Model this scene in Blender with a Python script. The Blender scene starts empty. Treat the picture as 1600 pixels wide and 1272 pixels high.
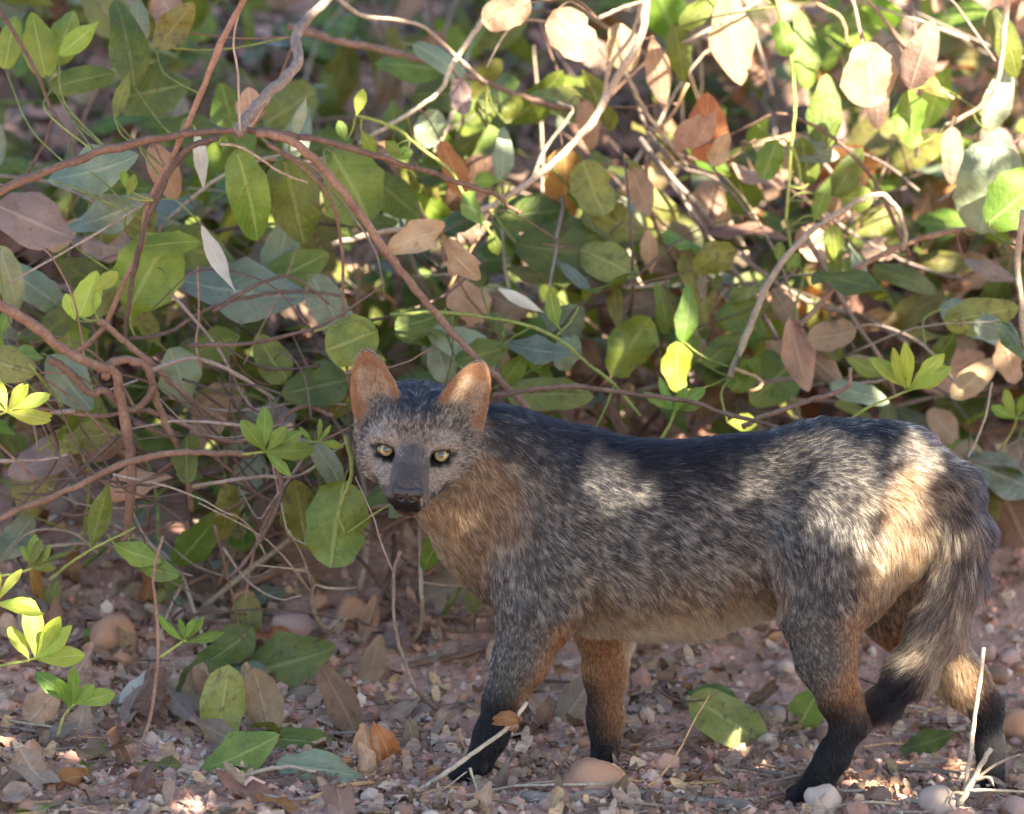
import bpy, bmesh, math, random
import numpy as np
from mathutils import Vector, Matrix, Euler, noise

SEED = 11
random.seed(SEED); RNG = np.random.default_rng(SEED)
scene = bpy.context.scene
COL = scene.collection

# ------------------------------------------------------------------ camera
PITCH = math.radians(8.5)
DIST = 8.0
FPX = 10492.0                      # focal length in photo pixels (1600 px wide)
AIM = Vector((0.0, 0.0, 0.452))
FWD = Vector((0, math.cos(PITCH), -math.sin(PITCH)))
UPV = Vector((0, math.sin(PITCH), math.cos(PITCH)))
CAM = AIM - FWD * DIST
cam = bpy.data.cameras.new('camera')
cam.sensor_width = 36.0
cam.lens = 36.0 * FPX / 1600.0
cam.clip_start = 0.1
cam.clip_end = 500.0
cam.dof.use_dof = True
cam.dof.focus_distance = DIST - 0.03
cam.dof.aperture_fstop = 4.2
cam_ob = bpy.data.objects.new('camera', cam)
COL.objects.link(cam_ob)
cam_ob.location = CAM
cam_ob.rotation_euler = (math.pi / 2 - PITCH, 0, 0)
scene.camera = cam_ob

# ------------------------------------------------------------------ sky, sun, exposure
SUN_DIR = Vector((0.52, -0.62, 0.59)).normalized()      # towards the sun
sun_el = math.asin(SUN_DIR.z)
sun_az = math.atan2(SUN_DIR.x, SUN_DIR.y)
world = bpy.data.worlds.new('World')
scene.world = world
world.use_nodes = True
wn = world.node_tree
bg = wn.nodes['Background']
sky = wn.nodes.new('ShaderNodeTexSky')
sky.sky_type = 'NISHITA'
sky.sun_disc = False
sky.sun_elevation = sun_el
sky.sun_rotation = sun_az
sky.dust_density = 0.6
sky.ozone_density = 1.0
wn.links.new(sky.outputs[0], bg.inputs[0])
bg.inputs[1].default_value = 0.08
sun = bpy.data.lights.new('sun', 'SUN')
sun.energy = 5.0
sun.angle = math.radians(0.45)
sun.color = (1.0, 0.88, 0.70)
sun_ob = bpy.data.objects.new('sun', sun)
COL.objects.link(sun_ob)
sun_ob.rotation_euler = SUN_DIR.to_track_quat('Z', 'Y').to_euler()
sun_ob.location = (4, -5, 5)
scene.view_settings.view_transform = 'Standard'
scene.view_settings.look = 'None'
scene.view_settings.gamma = 1.0
scene.view_settings.use_curve_mapping = False
scene.view_settings.exposure = 2.6
scene.render.engine = 'CYCLES'
scene.cycles.use_denoising = True
scene.cycles.max_bounces = 8
scene.cycles.diffuse_bounces = 3
scene.cycles.glossy_bounces = 4
scene.cycles.transmission_bounces = 6
scene.cycles.transparent_max_bounces = 8

# ------------------------------------------------------------------ helpers
def at(px, py, Y):
    """world point on the vertical plane y = Y seen at photo pixel (px, py)"""
    d = FWD * FPX + Vector((1, 0, 0)) * (px - 800.0) + UPV * (636.0 - py)
    t = (Y - CAM.y) / d.y
    return CAM + d * t

M1 = 1.0 / 1311.0                  # one photo pixel in metres at the fox

def ground_base(x, y):
    """smooth ground height; works on scalars and arrays"""
    x = np.asarray(x, float); y = np.asarray(y, float)
    z = 0.014 - 0.065 * 0.9 * np.tanh(x / 0.9)
    left = 1.0 / (1.0 + np.exp((x + 0.1) / 0.16))            # 1 at left, 0 at right
    yb = 0.75 + 0.45 * (1 - left)
    z = z + 0.27 * np.clip(np.clip(y - 0.13, 0, 1.2) , 0, 6)
    r = np.clip((y - yb) / 1.3, 0, 1)
    z = z + (0.34 + 0.1 * left) * r * r * (3 - 2 * r)
    r2 = np.clip((y - 2.2) / 6.0, 0, 1)
    z = z + 0.6 * r2 * r2 * (3 - 2 * r2)
    return z

def gz(x, y):
    """ground height with its bumps, same as the mesh"""
    b = float(ground_base(x, y))
    n = noise.noise(Vector((x * 5.0, y * 5.0, 3.1))) * 0.012 + noise.noise(Vector((x * 17.0, y * 17.0, 7.7))) * 0.008
    return b + n

def at_ground(px, py):
    lo, hi = -1.5, 6.0
    prev = lo
    Y = lo
    while Y < hi:
        p = at(px, py, Y)
        if p.z <= gz(p.x, p.y):
            a, b = prev, Y
            for _ in range(24):
                m = 0.5 * (a + b)
                q = at(px, py, m)
                if q.z <= gz(q.x, q.y): b = m
                else: a = m
            return at(px, py, b)
        prev = Y
        Y += 0.02
    return at(px, py, 1.0)

def tag(o, label=None, cat=None, group=None, kind=None):
    if label: o['label'] = label
    if cat: o['category'] = cat
    if group: o['group'] = group
    if kind: o['kind'] = kind
    return o

def empty(name, loc=(0, 0, 0)):
    o = bpy.data.objects.new(name, None)
    o.empty_display_size = 0.05
    o.location = loc
    COL.objects.link(o)
    return o

def link(name, me, mat=None, parent=None):
    if mat is not None and not me.materials:
        me.materials.append(mat)
    o = bpy.data.objects.new(name, me)
    COL.objects.link(o)
    if parent is not None:
        o.parent = parent
        o.matrix_parent_inverse = Matrix.Translation(-Vector(parent.location))
    return o

def mesh_np(name, verts, faces, smooth=True):
    me = bpy.data.meshes.new(name)
    verts = np.asarray(verts, np.float32); faces = np.asarray(faces, np.int32)
    k = faces.shape[1]
    me.vertices.add(len(verts)); me.vertices.foreach_set('co', verts.ravel())
    me.loops.add(faces.size); me.loops.foreach_set('vertex_index', faces.ravel())
    me.polygons.add(len(faces))
    me.polygons.foreach_set('loop_start', np.arange(0, faces.size, k, dtype=np.int32))
    me.polygons.foreach_set('loop_total', np.full(len(faces), k, np.int32))
    me.polygons.foreach_set('use_smooth', np.full(len(faces), smooth, bool))
    me.update(calc_edges=True)
    return me

class N:
    """tiny node-tree writer"""
    def __init__(self, name):
        self.m = bpy.data.materials.new(name)
        self.m.use_nodes = True
        self.t = self.m.node_tree
        self.b = self.t.nodes['Principled BSDF']
        self.out = self.t.nodes['Material Output']
    def n(self, typ, **kw):
        nd = self.t.nodes.new('ShaderNode' + typ)
        for k, v in kw.items():
            if k.startswith('i_'):
                key = k[2:]
                key = int(key) if key.isdigit() else key.replace('_', ' ')
                nd.inputs[key].default_value = v
            else:
                setattr(nd, k, v)
        return nd
    def l(self, a, ao, b, bi):
        self.t.links.new(a.outputs[ao], b.inputs[bi])
    def ramp(self, src, so, stops):
        r = self.t.nodes.new('ShaderNodeValToRGB')
        e = r.color_ramp.elements
        while len(e) < len(stops): e.new(0.5)
        for el, (p, c) in zip(e, stops):
            el.position = p
            el.color = (c[0], c[1], c[2], 1)
        self.l(src, so, r, 0)
        return r
    def mix(self, fac, a, b, blend='MIX'):
        """fac/a/b: float or colour or (node, out)"""
        m = self.t.nodes.new('ShaderNodeMix')
        m.data_type = 'RGBA'; m.blend_type = blend
        for sock, v in ((m.inputs[0], fac), (m.inputs[6], a), (m.inputs[7], b)):
            if isinstance(v, tuple) and hasattr(v[0], 'outputs'):
                self.t.links.new(v[0].outputs[v[1]], sock)
            elif isinstance(v, (int, float)):
                sock.default_value = v
            else:
                sock.default_value = (v[0], v[1], v[2], 1)
        return m

def tube(points, radii, sides=7, cap=True, wob=0.0, rng=random):
    """verts, quads of a tube along points (catmull-smoothed list) with varying radius"""
    P = [Vector(p) for p in points]
    n = len(P)
    V = []; F = []
    up = Vector((0.3, -0.2, 1)).normalized()
    prevx = None
    for i in range(n):
        t = (P[min(i + 1, n - 1)] - P[max(i - 1, 0)])
        if t.length < 1e-9: t = Vector((0, 0, 1))
        t.normalize()
        if prevx is None:
            x = t.cross(up)
            if x.length < 1e-3: x = t.cross(Vector((1, 0, 0)))
        else:
            x = prevx - t * prevx.dot(t)
        x.normalize(); prevx = x
        y = t.cross(x)
        for k in range(sides):
            a = 2 * math.pi * k / sides
            r = radii[i] * (1 + (rng.uniform(-wob, wob) if wob else 0))
            V.append(P[i] + (x * math.cos(a) + y * math.sin(a)) * r)
    for i in range(n - 1):
        for k in range(sides):
            a = i * sides + k; b = i * sides + (k + 1) % sides
            F.append((a, b, b + sides, a + sides))
    if cap:
        c0 = len(V); V.append(P[0]); c1 = len(V); V.append(P[-1])
        for k in range(sides):
            b = (k + 1) % sides
            F.append((c0, b, k, c0))
            F.append((c1, (n - 1) * sides + k, (n - 1) * sides + b, c1))
    return V, F

def mesh_py(name, V, F, smooth=True):
    me = bpy.data.meshes.new(name)
    F = [f if len(set(f)) == len(f) else tuple(dict.fromkeys(f)) for f in F]
    me.from_pydata([tuple(v) for v in V], [], F)
    me.polygons.foreach_set('use_smooth', [smooth] * len(me.polygons))
    me.update()
    return me

def catmull(pts, sub=5):
    P = [Vector(p) for p in pts]
    if len(P) < 3:
        return [P[0].lerp(P[1], i / sub) for i in range(sub + 1)]
    out = []
    for i in range(len(P) - 1):
        p0 = P[i - 1] if i > 0 else P[i] * 2 - P[i + 1]
        p1, p2 = P[i], P[i + 1]
        p3 = P[i + 2] if i + 2 < len(P) else P[i + 1] * 2 - P[i]
        for k in range(sub):
            t = k / sub
            out.append(0.5 * ((2 * p1) + (p2 - p0) * t + (2 * p0 - 5 * p1 + 4 * p2 - p3) * t * t + (3 * p1 - p0 - 3 * p2 + p3) * t ** 3))
    out.append(P[-1])
    return out
FUR_COUNT = 260000
# ================================================================== MATERIALS OF THE PLACE
def soil_material():
    m = N('red_soil')
    tc = m.n('TexCoord')
    n1 = m.n('TexNoise', i_Scale=3.0, i_Detail=6.0, i_Roughness=.6)
    n2 = m.n('TexNoise', i_Scale=55.0, i_Detail=6.0, i_Roughness=.65)
    v = m.n('TexVoronoi', i_Scale=150.0)
    for q in (n1, n2, v): m.l(tc, 'Object', q, 'Vector')
    a = m.ramp(n1, 0, [(.35, (.48, .265, .195)), (.62, (.60, .38, .30))])
    b = m.ramp(n2, 0, [(.32, (.68, .65, .64)), (.7, (1.15, 1.12, 1.1))])
    c = m.mix(1.0, (a, 0), (b, 0), 'MULTIPLY')
    m.l(c, 2, m.b, 'Base Color')
    m.b.inputs['Roughness'].default_value = .95
    m.b.inputs['Specular IOR Level'].default_value = .15
    ad = m.n('Math', operation='ADD'); m.l(n2, 0, ad, 0); m.l(v, 0, ad, 1)
    bp = m.n('Bump', i_Strength=.6, i_Distance=.004); m.l(ad, 0, bp, 'Height'); m.l(bp, 0, m.b, 'Normal')
    return m.m

def stone_material(name, c1, c2, rough=.85):
    m = N(name)
    tc = m.n('TexCoord'); oi = m.n('ObjectInfo')
    n1 = m.n('TexNoise', i_Scale=38.0, i_Detail=6.0, i_Roughness=.6); m.l(tc, 'Object', n1, 'Vector')
    n2 = m.n('TexNoise', i_Scale=320.0, i_Detail=3.0); m.l(tc, 'Object', n2, 'Vector')
    a = m.ramp(n1, 0, [(.3, c1), (.7, c2)])
    b = m.ramp(n2, 0, [(.35, (.72, .72, .72)), (.65, (1.08, 1.08, 1.08))])
    c = m.mix(1.0, (a, 0), (b, 0), 'MULTIPLY')
    hs = m.n('HueSaturation'); m.l(c, 2, hs, 'Color')
    mr = m.n('MapRange', i_3=.88, i_4=1.2); m.l(oi, 'Random', mr, 0); m.l(mr, 0, hs, 'Value')
    m.l(hs, 0, m.b, 'Base Color')
    m.b.inputs['Roughness'].default_value = rough
    bp = m.n('Bump', i_Strength=.5, i_Distance=.002); m.l(n1, 0, bp, 'Height')
    bp2 = m.n('Bump', i_Strength=.4, i_Distance=.0006); m.l(n2, 0, bp2, 'Height'); m.l(bp, 0, bp2, 'Normal')
    m.l(bp2, 0, m.b, 'Normal')
    return m.m

def bark_material(name, c1, c2, rough=.8):
    m = N(name)
    tc = m.n('TexCoord'); oi = m.n('ObjectInfo')
    n1 = m.n('TexNoise', i_Scale=30.0, i_Detail=5.0, i_Roughness=.65); m.l(tc, 'Object', n1, 'Vector')
    n2 = m.n('TexNoise', i_Scale=230.0, i_Detail=4.0, i_Roughness=.7); m.l(tc, 'Object', n2, 'Vector')
    a = m.ramp(n1, 0, [(.3, c1), (.68, c2)])
    b = m.ramp(n2, 0, [(.33, (.6, .58, .56)), (.66, (1.1, 1.1, 1.1))])
    c = m.mix(1.0, (a, 0), (b, 0), 'MULTIPLY')
    hs = m.n('HueSaturation'); m.l(c, 2, hs, 'Color')
    mr = m.n('MapRange', i_3=.7, i_4=1.25); m.l(oi, 'Random', mr, 0); m.l(mr, 0, hs, 'Value')
    m.l(hs, 0, m.b, 'Base Color')
    m.b.inputs['Roughness'].default_value = rough
    bp = m.n('Bump', i_Strength=.6, i_Distance=.0012); m.l(n2, 0, bp, 'Height'); m.l(bp, 0, m.b, 'Normal')
    return m.m

def leaf_material(name, c1, c2, vein, spot=(.10, .06, .03), spots=.35, rough=.42, trans=.28, gloss=.5, tcol=None):
    m = N(name)
    uv = m.n('UVMap'); oi = m.n('ObjectInfo'); tc = m.n('TexCoord')
    sep = m.n('SeparateXYZ'); m.l(uv, 0, sep, 0)
    off = m.n('VectorMath', operation='ADD'); m.l(tc, 'Object', off, 0)
    sc = m.n('VectorMath', operation='SCALE'); sc.inputs[0].default_value = (37, 19, 53); m.l(oi, 'Random', sc, 'Scale'); m.l(sc, 0, off, 1)
    n1 = m.n('TexNoise', i_Scale=2.6, i_Detail=5.0, i_Roughness=.62); m.l(off, 0, n1, 'Vector')
    n2 = m.n('TexNoise', i_Scale=8.0, i_Detail=4.0, i_Roughness=.7); m.l(off, 0, n2, 'Vector')
    base = m.ramp(n1, 0, [(.33, c1), (.67, c2)])
    # veins: midrib + slanted side veins, from the leaf's own coordinates
    av = m.n('Math', operation='ABSOLUTE'); m.l(sep, 'Y', av, 0)
    mid = m.n('MapRange', i_1=.018, i_2=.06, i_3=1.0, i_4=0.0); m.l(av, 0, mid, 0)
    k = m.n('Math', operation='MULTIPLY_ADD', i_1=-.55); m.l(av, 0, k, 0); m.l(sep, 'X', k, 2)
    k2 = m.n('Math', operation='MULTIPLY', i_1=62.0); m.l(k, 0, k2, 0)
    sn = m.n('Math', operation='SINE'); m.l(k2, 0, sn, 0)
    sv = m.n('MapRange', i_1=.90, i_2=1.0, i_3=0.0, i_4=.45); m.l(sn, 0, sv, 0)
    mx = m.n('Math', operation='MAXIMUM'); m.l(mid, 0, mx, 0); m.l(sv, 0, mx, 1)
    mxs = m.n('Math', operation='MULTIPLY', i_1=.6); m.l(mx, 0, mxs, 0)
    c = m.mix((mxs, 0), (base, 0), vein)
    sp = m.n('MapRange', i_1=.66 - .22 * spots, i_2=.80 - .22 * spots, i_3=0.0, i_4=.85); m.l(n2, 0, sp, 0)
    c2_ = m.mix((sp, 0), (c, 2), spot)
    hs = m.n('HueSaturation', i_Saturation=1.04); m.l(c2_, 2, hs, 'Color')
    mr = m.n('MapRange', i_3=.78, i_4=1.25); m.l(oi, 'Random', mr, 0); m.l(mr, 0, hs, 'Value')
    fr = m.n('Math', operation='MULTIPLY', i_1=7.31); m.l(oi, 'Random', fr, 0)
    fr2 = m.n('Math', operation='FRACT'); m.l(fr, 0, fr2, 0)
    mh = m.n('MapRange', i_3=.478, i_4=.522); m.l(fr2, 0, mh, 0); m.l(mh, 0, hs, 'Hue')
    m.l(hs, 0, m.b, 'Base Color')
    m.b.inputs['Roughness'].default_value = rough
    m.b.inputs['Specular IOR Level'].default_value = gloss
    bp = m.n('Bump', i_Strength=.35, i_Distance=.01); m.l(mx, 0, bp, 'Height')
    bp2 = m.n('Bump', i_Strength=.25, i_Distance=.02); m.l(n2, 0, bp2, 'Height'); m.l(bp, 0, bp2, 'Normal')
    m.l(bp2, 0, m.b, 'Normal')
    tr = m.n('BsdfTranslucent')
    tm = m.mix(1.0, (hs, 0), tcol or (1.3, 1.25, .6), 'MULTIPLY'); m.l(tm, 2, tr, 'Color')
    ms = m.n('MixShader', i_0=trans)
    m.t.links.new(m.b.outputs[0], ms.inputs[1]); m.t.links.new(tr.outputs[0], ms.inputs[2])
    m.t.links.new(ms.outputs[0], m.out.inputs['Surface'])
    return m.m

LM = dict(
    green=leaf_material('leaf_green', (.085, .135, .022), (.175, .235, .045), (.29, .34, .11), spots=.4),
    dark=leaf_material('leaf_dark', (.055, .080, .013), (.12, .150, .026), (.18, .21, .06), spots=.5, rough=.35),
    olive=leaf_material('leaf_olive', (.14, .15, .032), (.26, .255, .068), (.34, .32, .13), spots=.6),
    bright=leaf_material('leaf_bright', (.13, .215, .030), (.23, .32, .060), (.36, .43, .16), spots=-.2, trans=.4),
    yellow=leaf_material('leaf_yellow', (.32, .40, .06), (.46, .52, .10), (.58, .62, .24), spots=-.5, trans=.45),
    grey=leaf_material('leaf_grey', (.16, .20, .125), (.27, .31, .20), (.36, .38, .26), spots=.1, rough=.30, gloss=.75),
    blue=leaf_material('leaf_blue', (.105, .135, .085), (.215, .245, .17), (.30, .33, .24), spots=.3, rough=.27, gloss=.85),
    mauve=leaf_material('leaf_mauve', (.21, .155, .135), (.34, .265, .225), (.40, .33, .28), spots=.2, rough=.45, tcol=(1.2, 1, .8)),
    tan=leaf_material('leaf_tan', (.34, .225, .14), (.52, .375, .25), (.56, .44, .30), (.20, .11, .06), .25, .65, .3, .3, (1.25, 1.0, .7)),
    brown=leaf_material('leaf_brown', (.155, .088, .055), (.28, .175, .115), (.34, .23, .16), (.07, .04, .025), .35, .65, .22, .3, (1.25, .9, .6)),
    drab=leaf_material('leaf_drab', (.21, .145, .105), (.37, .275, .205), (.43, .34, .26), (.10, .07, .05), .3, .7, .2, .3, (1.2, 1, .8)),
    rust=leaf_material('leaf_rust', (.26, .115, .045), (.44, .225, .095), (.50, .30, .15), (.10, .05, .03), .3, .6, .35, .3, (1.3, .9, .5)),
    pale=leaf_material('leaf_pale', (.46, .45, .40), (.64, .63, .57), (.68, .66, .60), (.30, .26, .2), .0, .55, .25, .4, (1.1, 1, .85)),
)
BM = dict(
    brown=bark_material('bark_brown', (.15, .082, .055), (.29, .18, .125)),
    grey=bark_material('bark_grey', (.18, .135, .11), (.36, .29, .24)),
    dark=bark_material('bark_dark', (.075, .05, .04), (.16, .105, .08)),
    pale=bark_material('bark_pale', (.36, .28, .20), (.55, .45, .34)),
    green=bark_material('bark_green', (.12, .16, .035), (.26, .30, .075)),
    lime=bark_material('bark_lime', (.30, .36, .07), (.42, .46, .13)),
    orange=bark_material('bark_orange', (.38, .22, .10), (.56, .36, .18)),
)
ST = dict(
    orange=stone_material('stone_orange', (.42, .21, .125), (.56, .31, .195)),
    pink=stone_material('stone_pink', (.40, .24, .20), (.56, .38, .32)),
    white=stone_material('stone_white', (.48, .34, .27), (.64, .51, .43)),
    grey=stone_material('stone_grey', (.25, .19, .165), (.40, .32, .28)),
    brown=stone_material('stone_brown', (.20, .115, .08), (.33, .20, .145)),
)

# ================================================================== GROUND
def axis(lo, hi, fine, flo, fhi):
    core = np.arange(flo, fhi + 1e-6, fine)
    out = [core]
    a = []; s = fine; p = flo
    while p > lo: s *= 1.25; p -= s; a.append(max(p, lo))
    b = []; s = fine; p = fhi
    while p < hi: s *= 1.25; p += s; b.append(min(p, hi))
    return np.concatenate([np.array(a[::-1]), core, np.array(b)])
def build_ground():
    ax = axis(-60, 60, .010, -1.25, 1.25); ay = axis(-60, 60, .010, -.55, 1.7)
    X, Y = np.meshgrid(ax, ay, indexing='ij')
    Z = ground_base(X, Y)
    near = (np.abs(X) < 2.2) & (Y > -2) & (Y < 3)
    I, J = np.nonzero(near)
    for i, j in zip(I, J):
        x, y = float(X[i, j]), float(Y[i, j])
        Z[i, j] += noise.noise(Vector((x * 5.0, y * 5.0, 3.1))) * 0.012 + noise.noise(Vector((x * 17.0, y * 17.0, 7.7))) * 0.008 + noise.noise(Vector((x * 55.0, y * 55.0, 1.7))) * 0.0042
    nx, ny = X.shape
    V = np.stack([X, Y, Z], 2).reshape(-1, 3)
    i, j = np.meshgrid(np.arange(nx - 1), np.arange(ny - 1), indexing='ij')
    a = (i * ny + j).ravel()
    F = np.stack([a, a + ny, a + ny + 1, a + 1], 1)
    me = mesh_np('ground', V, F)
    g = link('ground', me, soil_material())
    tag(g, kind='structure')
    return g
build_ground()

# ---- stones
def ico(sub):
    bm = bmesh.new(); bmesh.ops.create_icosphere(bm, subdivisions=sub, radius=1.0)
    bm.verts.ensure_lookup_table()
    V = np.array([v.co[:] for v in bm.verts]); F = np.array([[v.index for v in f.verts] for f in bm.faces])
    bm.free(); return V, F
ICO1, ICO2, ICO3 = ico(1), ico(2), ico(3)
def rock(base, seed, rough=.25, ang=0.5):
    V, F = base
    r = np.random.default_rng(seed)
    V = V.copy()
    for _ in range(int(5 + 9 * ang)):                      # flat facets
        d = r.normal(0, 1, 3); d /= np.linalg.norm(d); h = r.uniform(.62, .92)
        t = V @ d; m = t > h
        V[m] -= np.outer((t[m] - h) * (.55 + .4 * ang), d)
    off = r.random(3) * 50
    for i in range(len(V)):
        n = noise.noise(Vector(V[i] * 1.6 + off)) * rough + noise.noise(Vector(V[i] * 4.0 + off)) * rough * .3
        V[i] *= 1 + n
    return V, F
ROCKS = []
for i in range(10):
    V, F = rock(ICO2, 40 + i, .22, .2 + .08 * i)
    ROCKS.append(mesh_np('stone', V, F, smooth=i % 3 != 2))
SHARP = []
for i in range(5):
    V, F = rock(ICO3, 80 + i, .18, .35 + .15 * i)
    SHARP.append(mesh_np('stone', V, F, smooth=True))

LAND = [(60, 990, 'beside the bright pointed sprout'), (178, 1012, 'beside the rounded orange stone'), (290, 990, 'beside the small fresh sprout'), (110, 1100, 'beside the ragged pale sprout'),
        (345, 1110, 'beside the speckled olive leaf'), (450, 1040, 'beside the yellow-olive blotched leaf'), (480, 1160, 'beside the long green leaf'), (330, 1240, 'under the looped grey twig'),
        (100, 1220, 'at the foot of the dead brown stalk'), (548, 960, 'beside the blocky orange-brown stone'), (650, 1050, 'beside the thin bare stalk'), (690, 930, 'under the chest of the fox'),
        (600, 1200, 'beside the golden brown leaf'), (740, 1210, 'at the near front paw'), (830, 1110, 'between the front legs'), (920, 1230, 'around the dome-shaped stone'), (1030, 1240, 'along the thick grey stick'),
        (1050, 1120, 'under the belly by the mossy twig'), (1150, 1130, 'around the large olive leaf'), (1170, 1220, 'before the near hind paw'), (1280, 1260, 'beside the pale angular stone'), (1400, 1180, 'between the hind feet'),
        (1480, 1260, 'beside the broken white stone'), (1580, 1180, 'behind the rear hind foot'), (1250, 1040, 'on the slope behind the near hind leg'), (1570, 980, 'on the slope behind the tail'), (1570, 820, 'on the upper slope behind the rump'),
        (1120, 1010, 'on the slope seen under the belly'), (330, 740, 'on the red bank under the knotted stems'), (150, 850, 'under the slanting green stalk'), (420, 890, 'beside the long tan strip of dead leaf'), (560, 850, 'under the big round green leaf'), (60, 760, 'under the level branch of the gnarled shrub')]
def where(px, py):
    return min(LAND, key=lambda q: (q[0] - px) ** 2 + 2.2 * (q[1] - py) ** 2)[2]
WORD = dict(orange='orange', pink='pinkish', white='whitish', grey='grey', brown='brown')

def put_mat(o, mat):
    if not o.data.materials: o.data.materials.append(mat)
    o.material_slots[0].link = 'OBJECT'
    o.material_slots[0].material = mat

def stone(px, py, w, h, mat, label=None, mesh=None, sink=.35, seed=None, p=None):
    p = p if p is not None else at_ground(px, py)
    rx = w / 2 * M1; rz = h / 2 * M1
    rg = random.Random(seed if seed is not None else int(px * 7 + py))
    me = mesh or rg.choice(ROCKS)
    o = bpy.data.objects.new('stone', me); COL.objects.link(o)
    put_mat(o, ST[mat])
    o.scale = (rx, (rx + rz) / 2 * rg.uniform(.8, 1.1), rz)
    o.rotation_euler = (rg.uniform(-.2, .2), rg.uniform(-.2, .2), rg.uniform(0, 6.28))
    o.location = (p.x, p.y, gz(p.x, p.y) + rz * (1 - 2 * sink))
    if label: tag(o, label, 'stone')
    else:
        size = 'tiny' if w < 13 else 'small' if w < 20 else 'middling' if w < 30 else 'larger'
        size += ' flat' if h < .64 * w else ' rounded'
        tag(o, '%s %s stone lying %s' % (size, WORD[mat], where(px, py)), 'stone', 'stones scattered over the red ground')
    return o
stone(178, 1012, 100, 84, 'orange', 'smooth orange-brown rounded stone half buried under the sprouts', SHARP[0], .3, 1)
stone(195, 1035, 75, 36, 'orange', 'low flat orange stone in front of the rounded one', SHARP[1], .3, 1)
stone(925, 1232, 112, 84, 'orange', 'dome-shaped orange stone at the toes of the far front paw', SHARP[0], .42, 5)
stone(1592, 1150, 80, 66, 'orange', 'orange and white stone behind the rear hind foot', SHARP[2], .3, 3)
stone(1365, 1252, 62, 40, 'brown', 'dark brown lump of stone between the hind feet', SHARP[1], .35, 3)
stone(1285, 1268, 62, 56, 'white', 'pale angular stone in front of the near hind paw', SHARP[4], .25, 6)
stone(1468, 1270, 84, 62, 'white', 'broken white and pink stone below the pale stub', SHARP[3], .25, 7)
stone(1592, 1280, 66, 56, 'pink', 'pinkish angular stone below the rear hind foot', SHARP[4], .3, 8)
stone(548, 978, 66, 64, 'orange', 'blocky orange-brown stone standing on the gravel below the chin', SHARP[4], .2, 9)
stone(500, 952, 40, 32, 'orange', 'small orange stone leaning on the blocky one', SHARP[2], .2, 9)
stone(460, 985, 120, 46, 'pink', 'long flat pink stone beside the dark twig', SHARP[3], .3, 12)
stone(436, 990, 32, 24, 'orange', 'little round orange pebble beside the long pink stone', SHARP[1], .2, 13)
stone(660, 985, 44, 34, 'orange', None, SHARP[2], .2, 14)
stone(648, 1020, 24, 20, 'orange', None, SHARP[0], .2, 15)
stone(1150, 1266, 80, 30, 'grey', 'flat grey stone at the end of the grey stick', SHARP[3], .4, 16)
stone(1225, 1050, 44, 30, 'white', 'whitish stone on the slope behind the near hind leg', SHARP[3], .3, 17)
stone(1490, 1085, 60, 34, 'grey', 'bluish grey stone beside the pale straw', SHARP[3], .3, 18)
ns = 0
rs = random.Random(21)
while ns < 235:
    px = rs.uniform(-120, 1720); py = rs.uniform(770, 1285)
    if px < 700 and py < 860 and rs.random() < .7: continue
    if py < 930 and px < 1200 and rs.random() < .6: continue
    w = rs.choice((9, 12, 14, 18, 22, 26, 32, 40)) * rs.uniform(.8, 1.2)
    if px < 600 and rs.random() < .35: continue
    stone(px, py, w, w * rs.uniform(.55, .85), rs.choice(('orange', 'pink', 'pink', 'brown', 'brown', 'orange', 'grey', 'pink', 'orange', 'pink', 'white', 'brown')), None, None, rs.uniform(.1, .4), ns)
    ns += 1

# ---- gravel: thousands of grains, one object
def gravel(n):
    r = np.random.default_rng(3)
    V0, F0 = ICO1
    x = r.uniform(-1.25, 1.25, n); y = np.abs(r.normal(0, .62, n)) * r.choice([-.45, 1], n, p=[.35, .65])
    s = r.lognormal(math.log(.0034), .5, n)
    Vs = []; Fs = []; Cs = []
    pal = np.array([(.42, .235, .18), (.34, .175, .125), (.50, .30, .235), (.29, .15, .11), (.48, .32, .25), (.50, .38, .32), (.38, .19, .12), (.33, .17, .12), (.38, .205, .155)])
    for i in range(n):
        z = gz(x[i], y[i])
        d = r.uniform(.65, 1.3, 3) * s[i]
        jit = 1 + r.uniform(-.22, .22, (len(V0), 1))
        a = r.uniform(0, 6.28); ca, sa = math.cos(a), math.sin(a)
        v = V0 * jit * d
        v = np.stack([v[:, 0] * ca - v[:, 1] * sa, v[:, 0] * sa + v[:, 1] * ca, v[:, 2]], 1) + [x[i], y[i], z + s[i] * .25]
        Vs.append(v); Fs.append(F0 + i * len(V0))
        Cs.append(np.tile(np.append(pal[r.integers(len(pal))] * r.uniform(1.0, 1.5), 1), (len(V0), 1)))
    me = mesh_np('gravel', np.concatenate(Vs), np.concatenate(Fs), smooth=False)
    a = me.attributes.new('grain', 'FLOAT_COLOR', 'POINT')
    a.data.foreach_set('color', np.concatenate(Cs).astype(np.float32).ravel())
    m = N('gravel'); at_ = m.n('Attribute', attribute_name='grain'); m.l(at_, 0, m.b, 'Base Color'); m.b.inputs['Roughness'].default_value = .9
    o = link('gravel', me, m.m)
    tag(o, 'fine reddish pink gravel strewn over the soil', 'gravel', kind='stuff')
gravel(11000)
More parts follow.
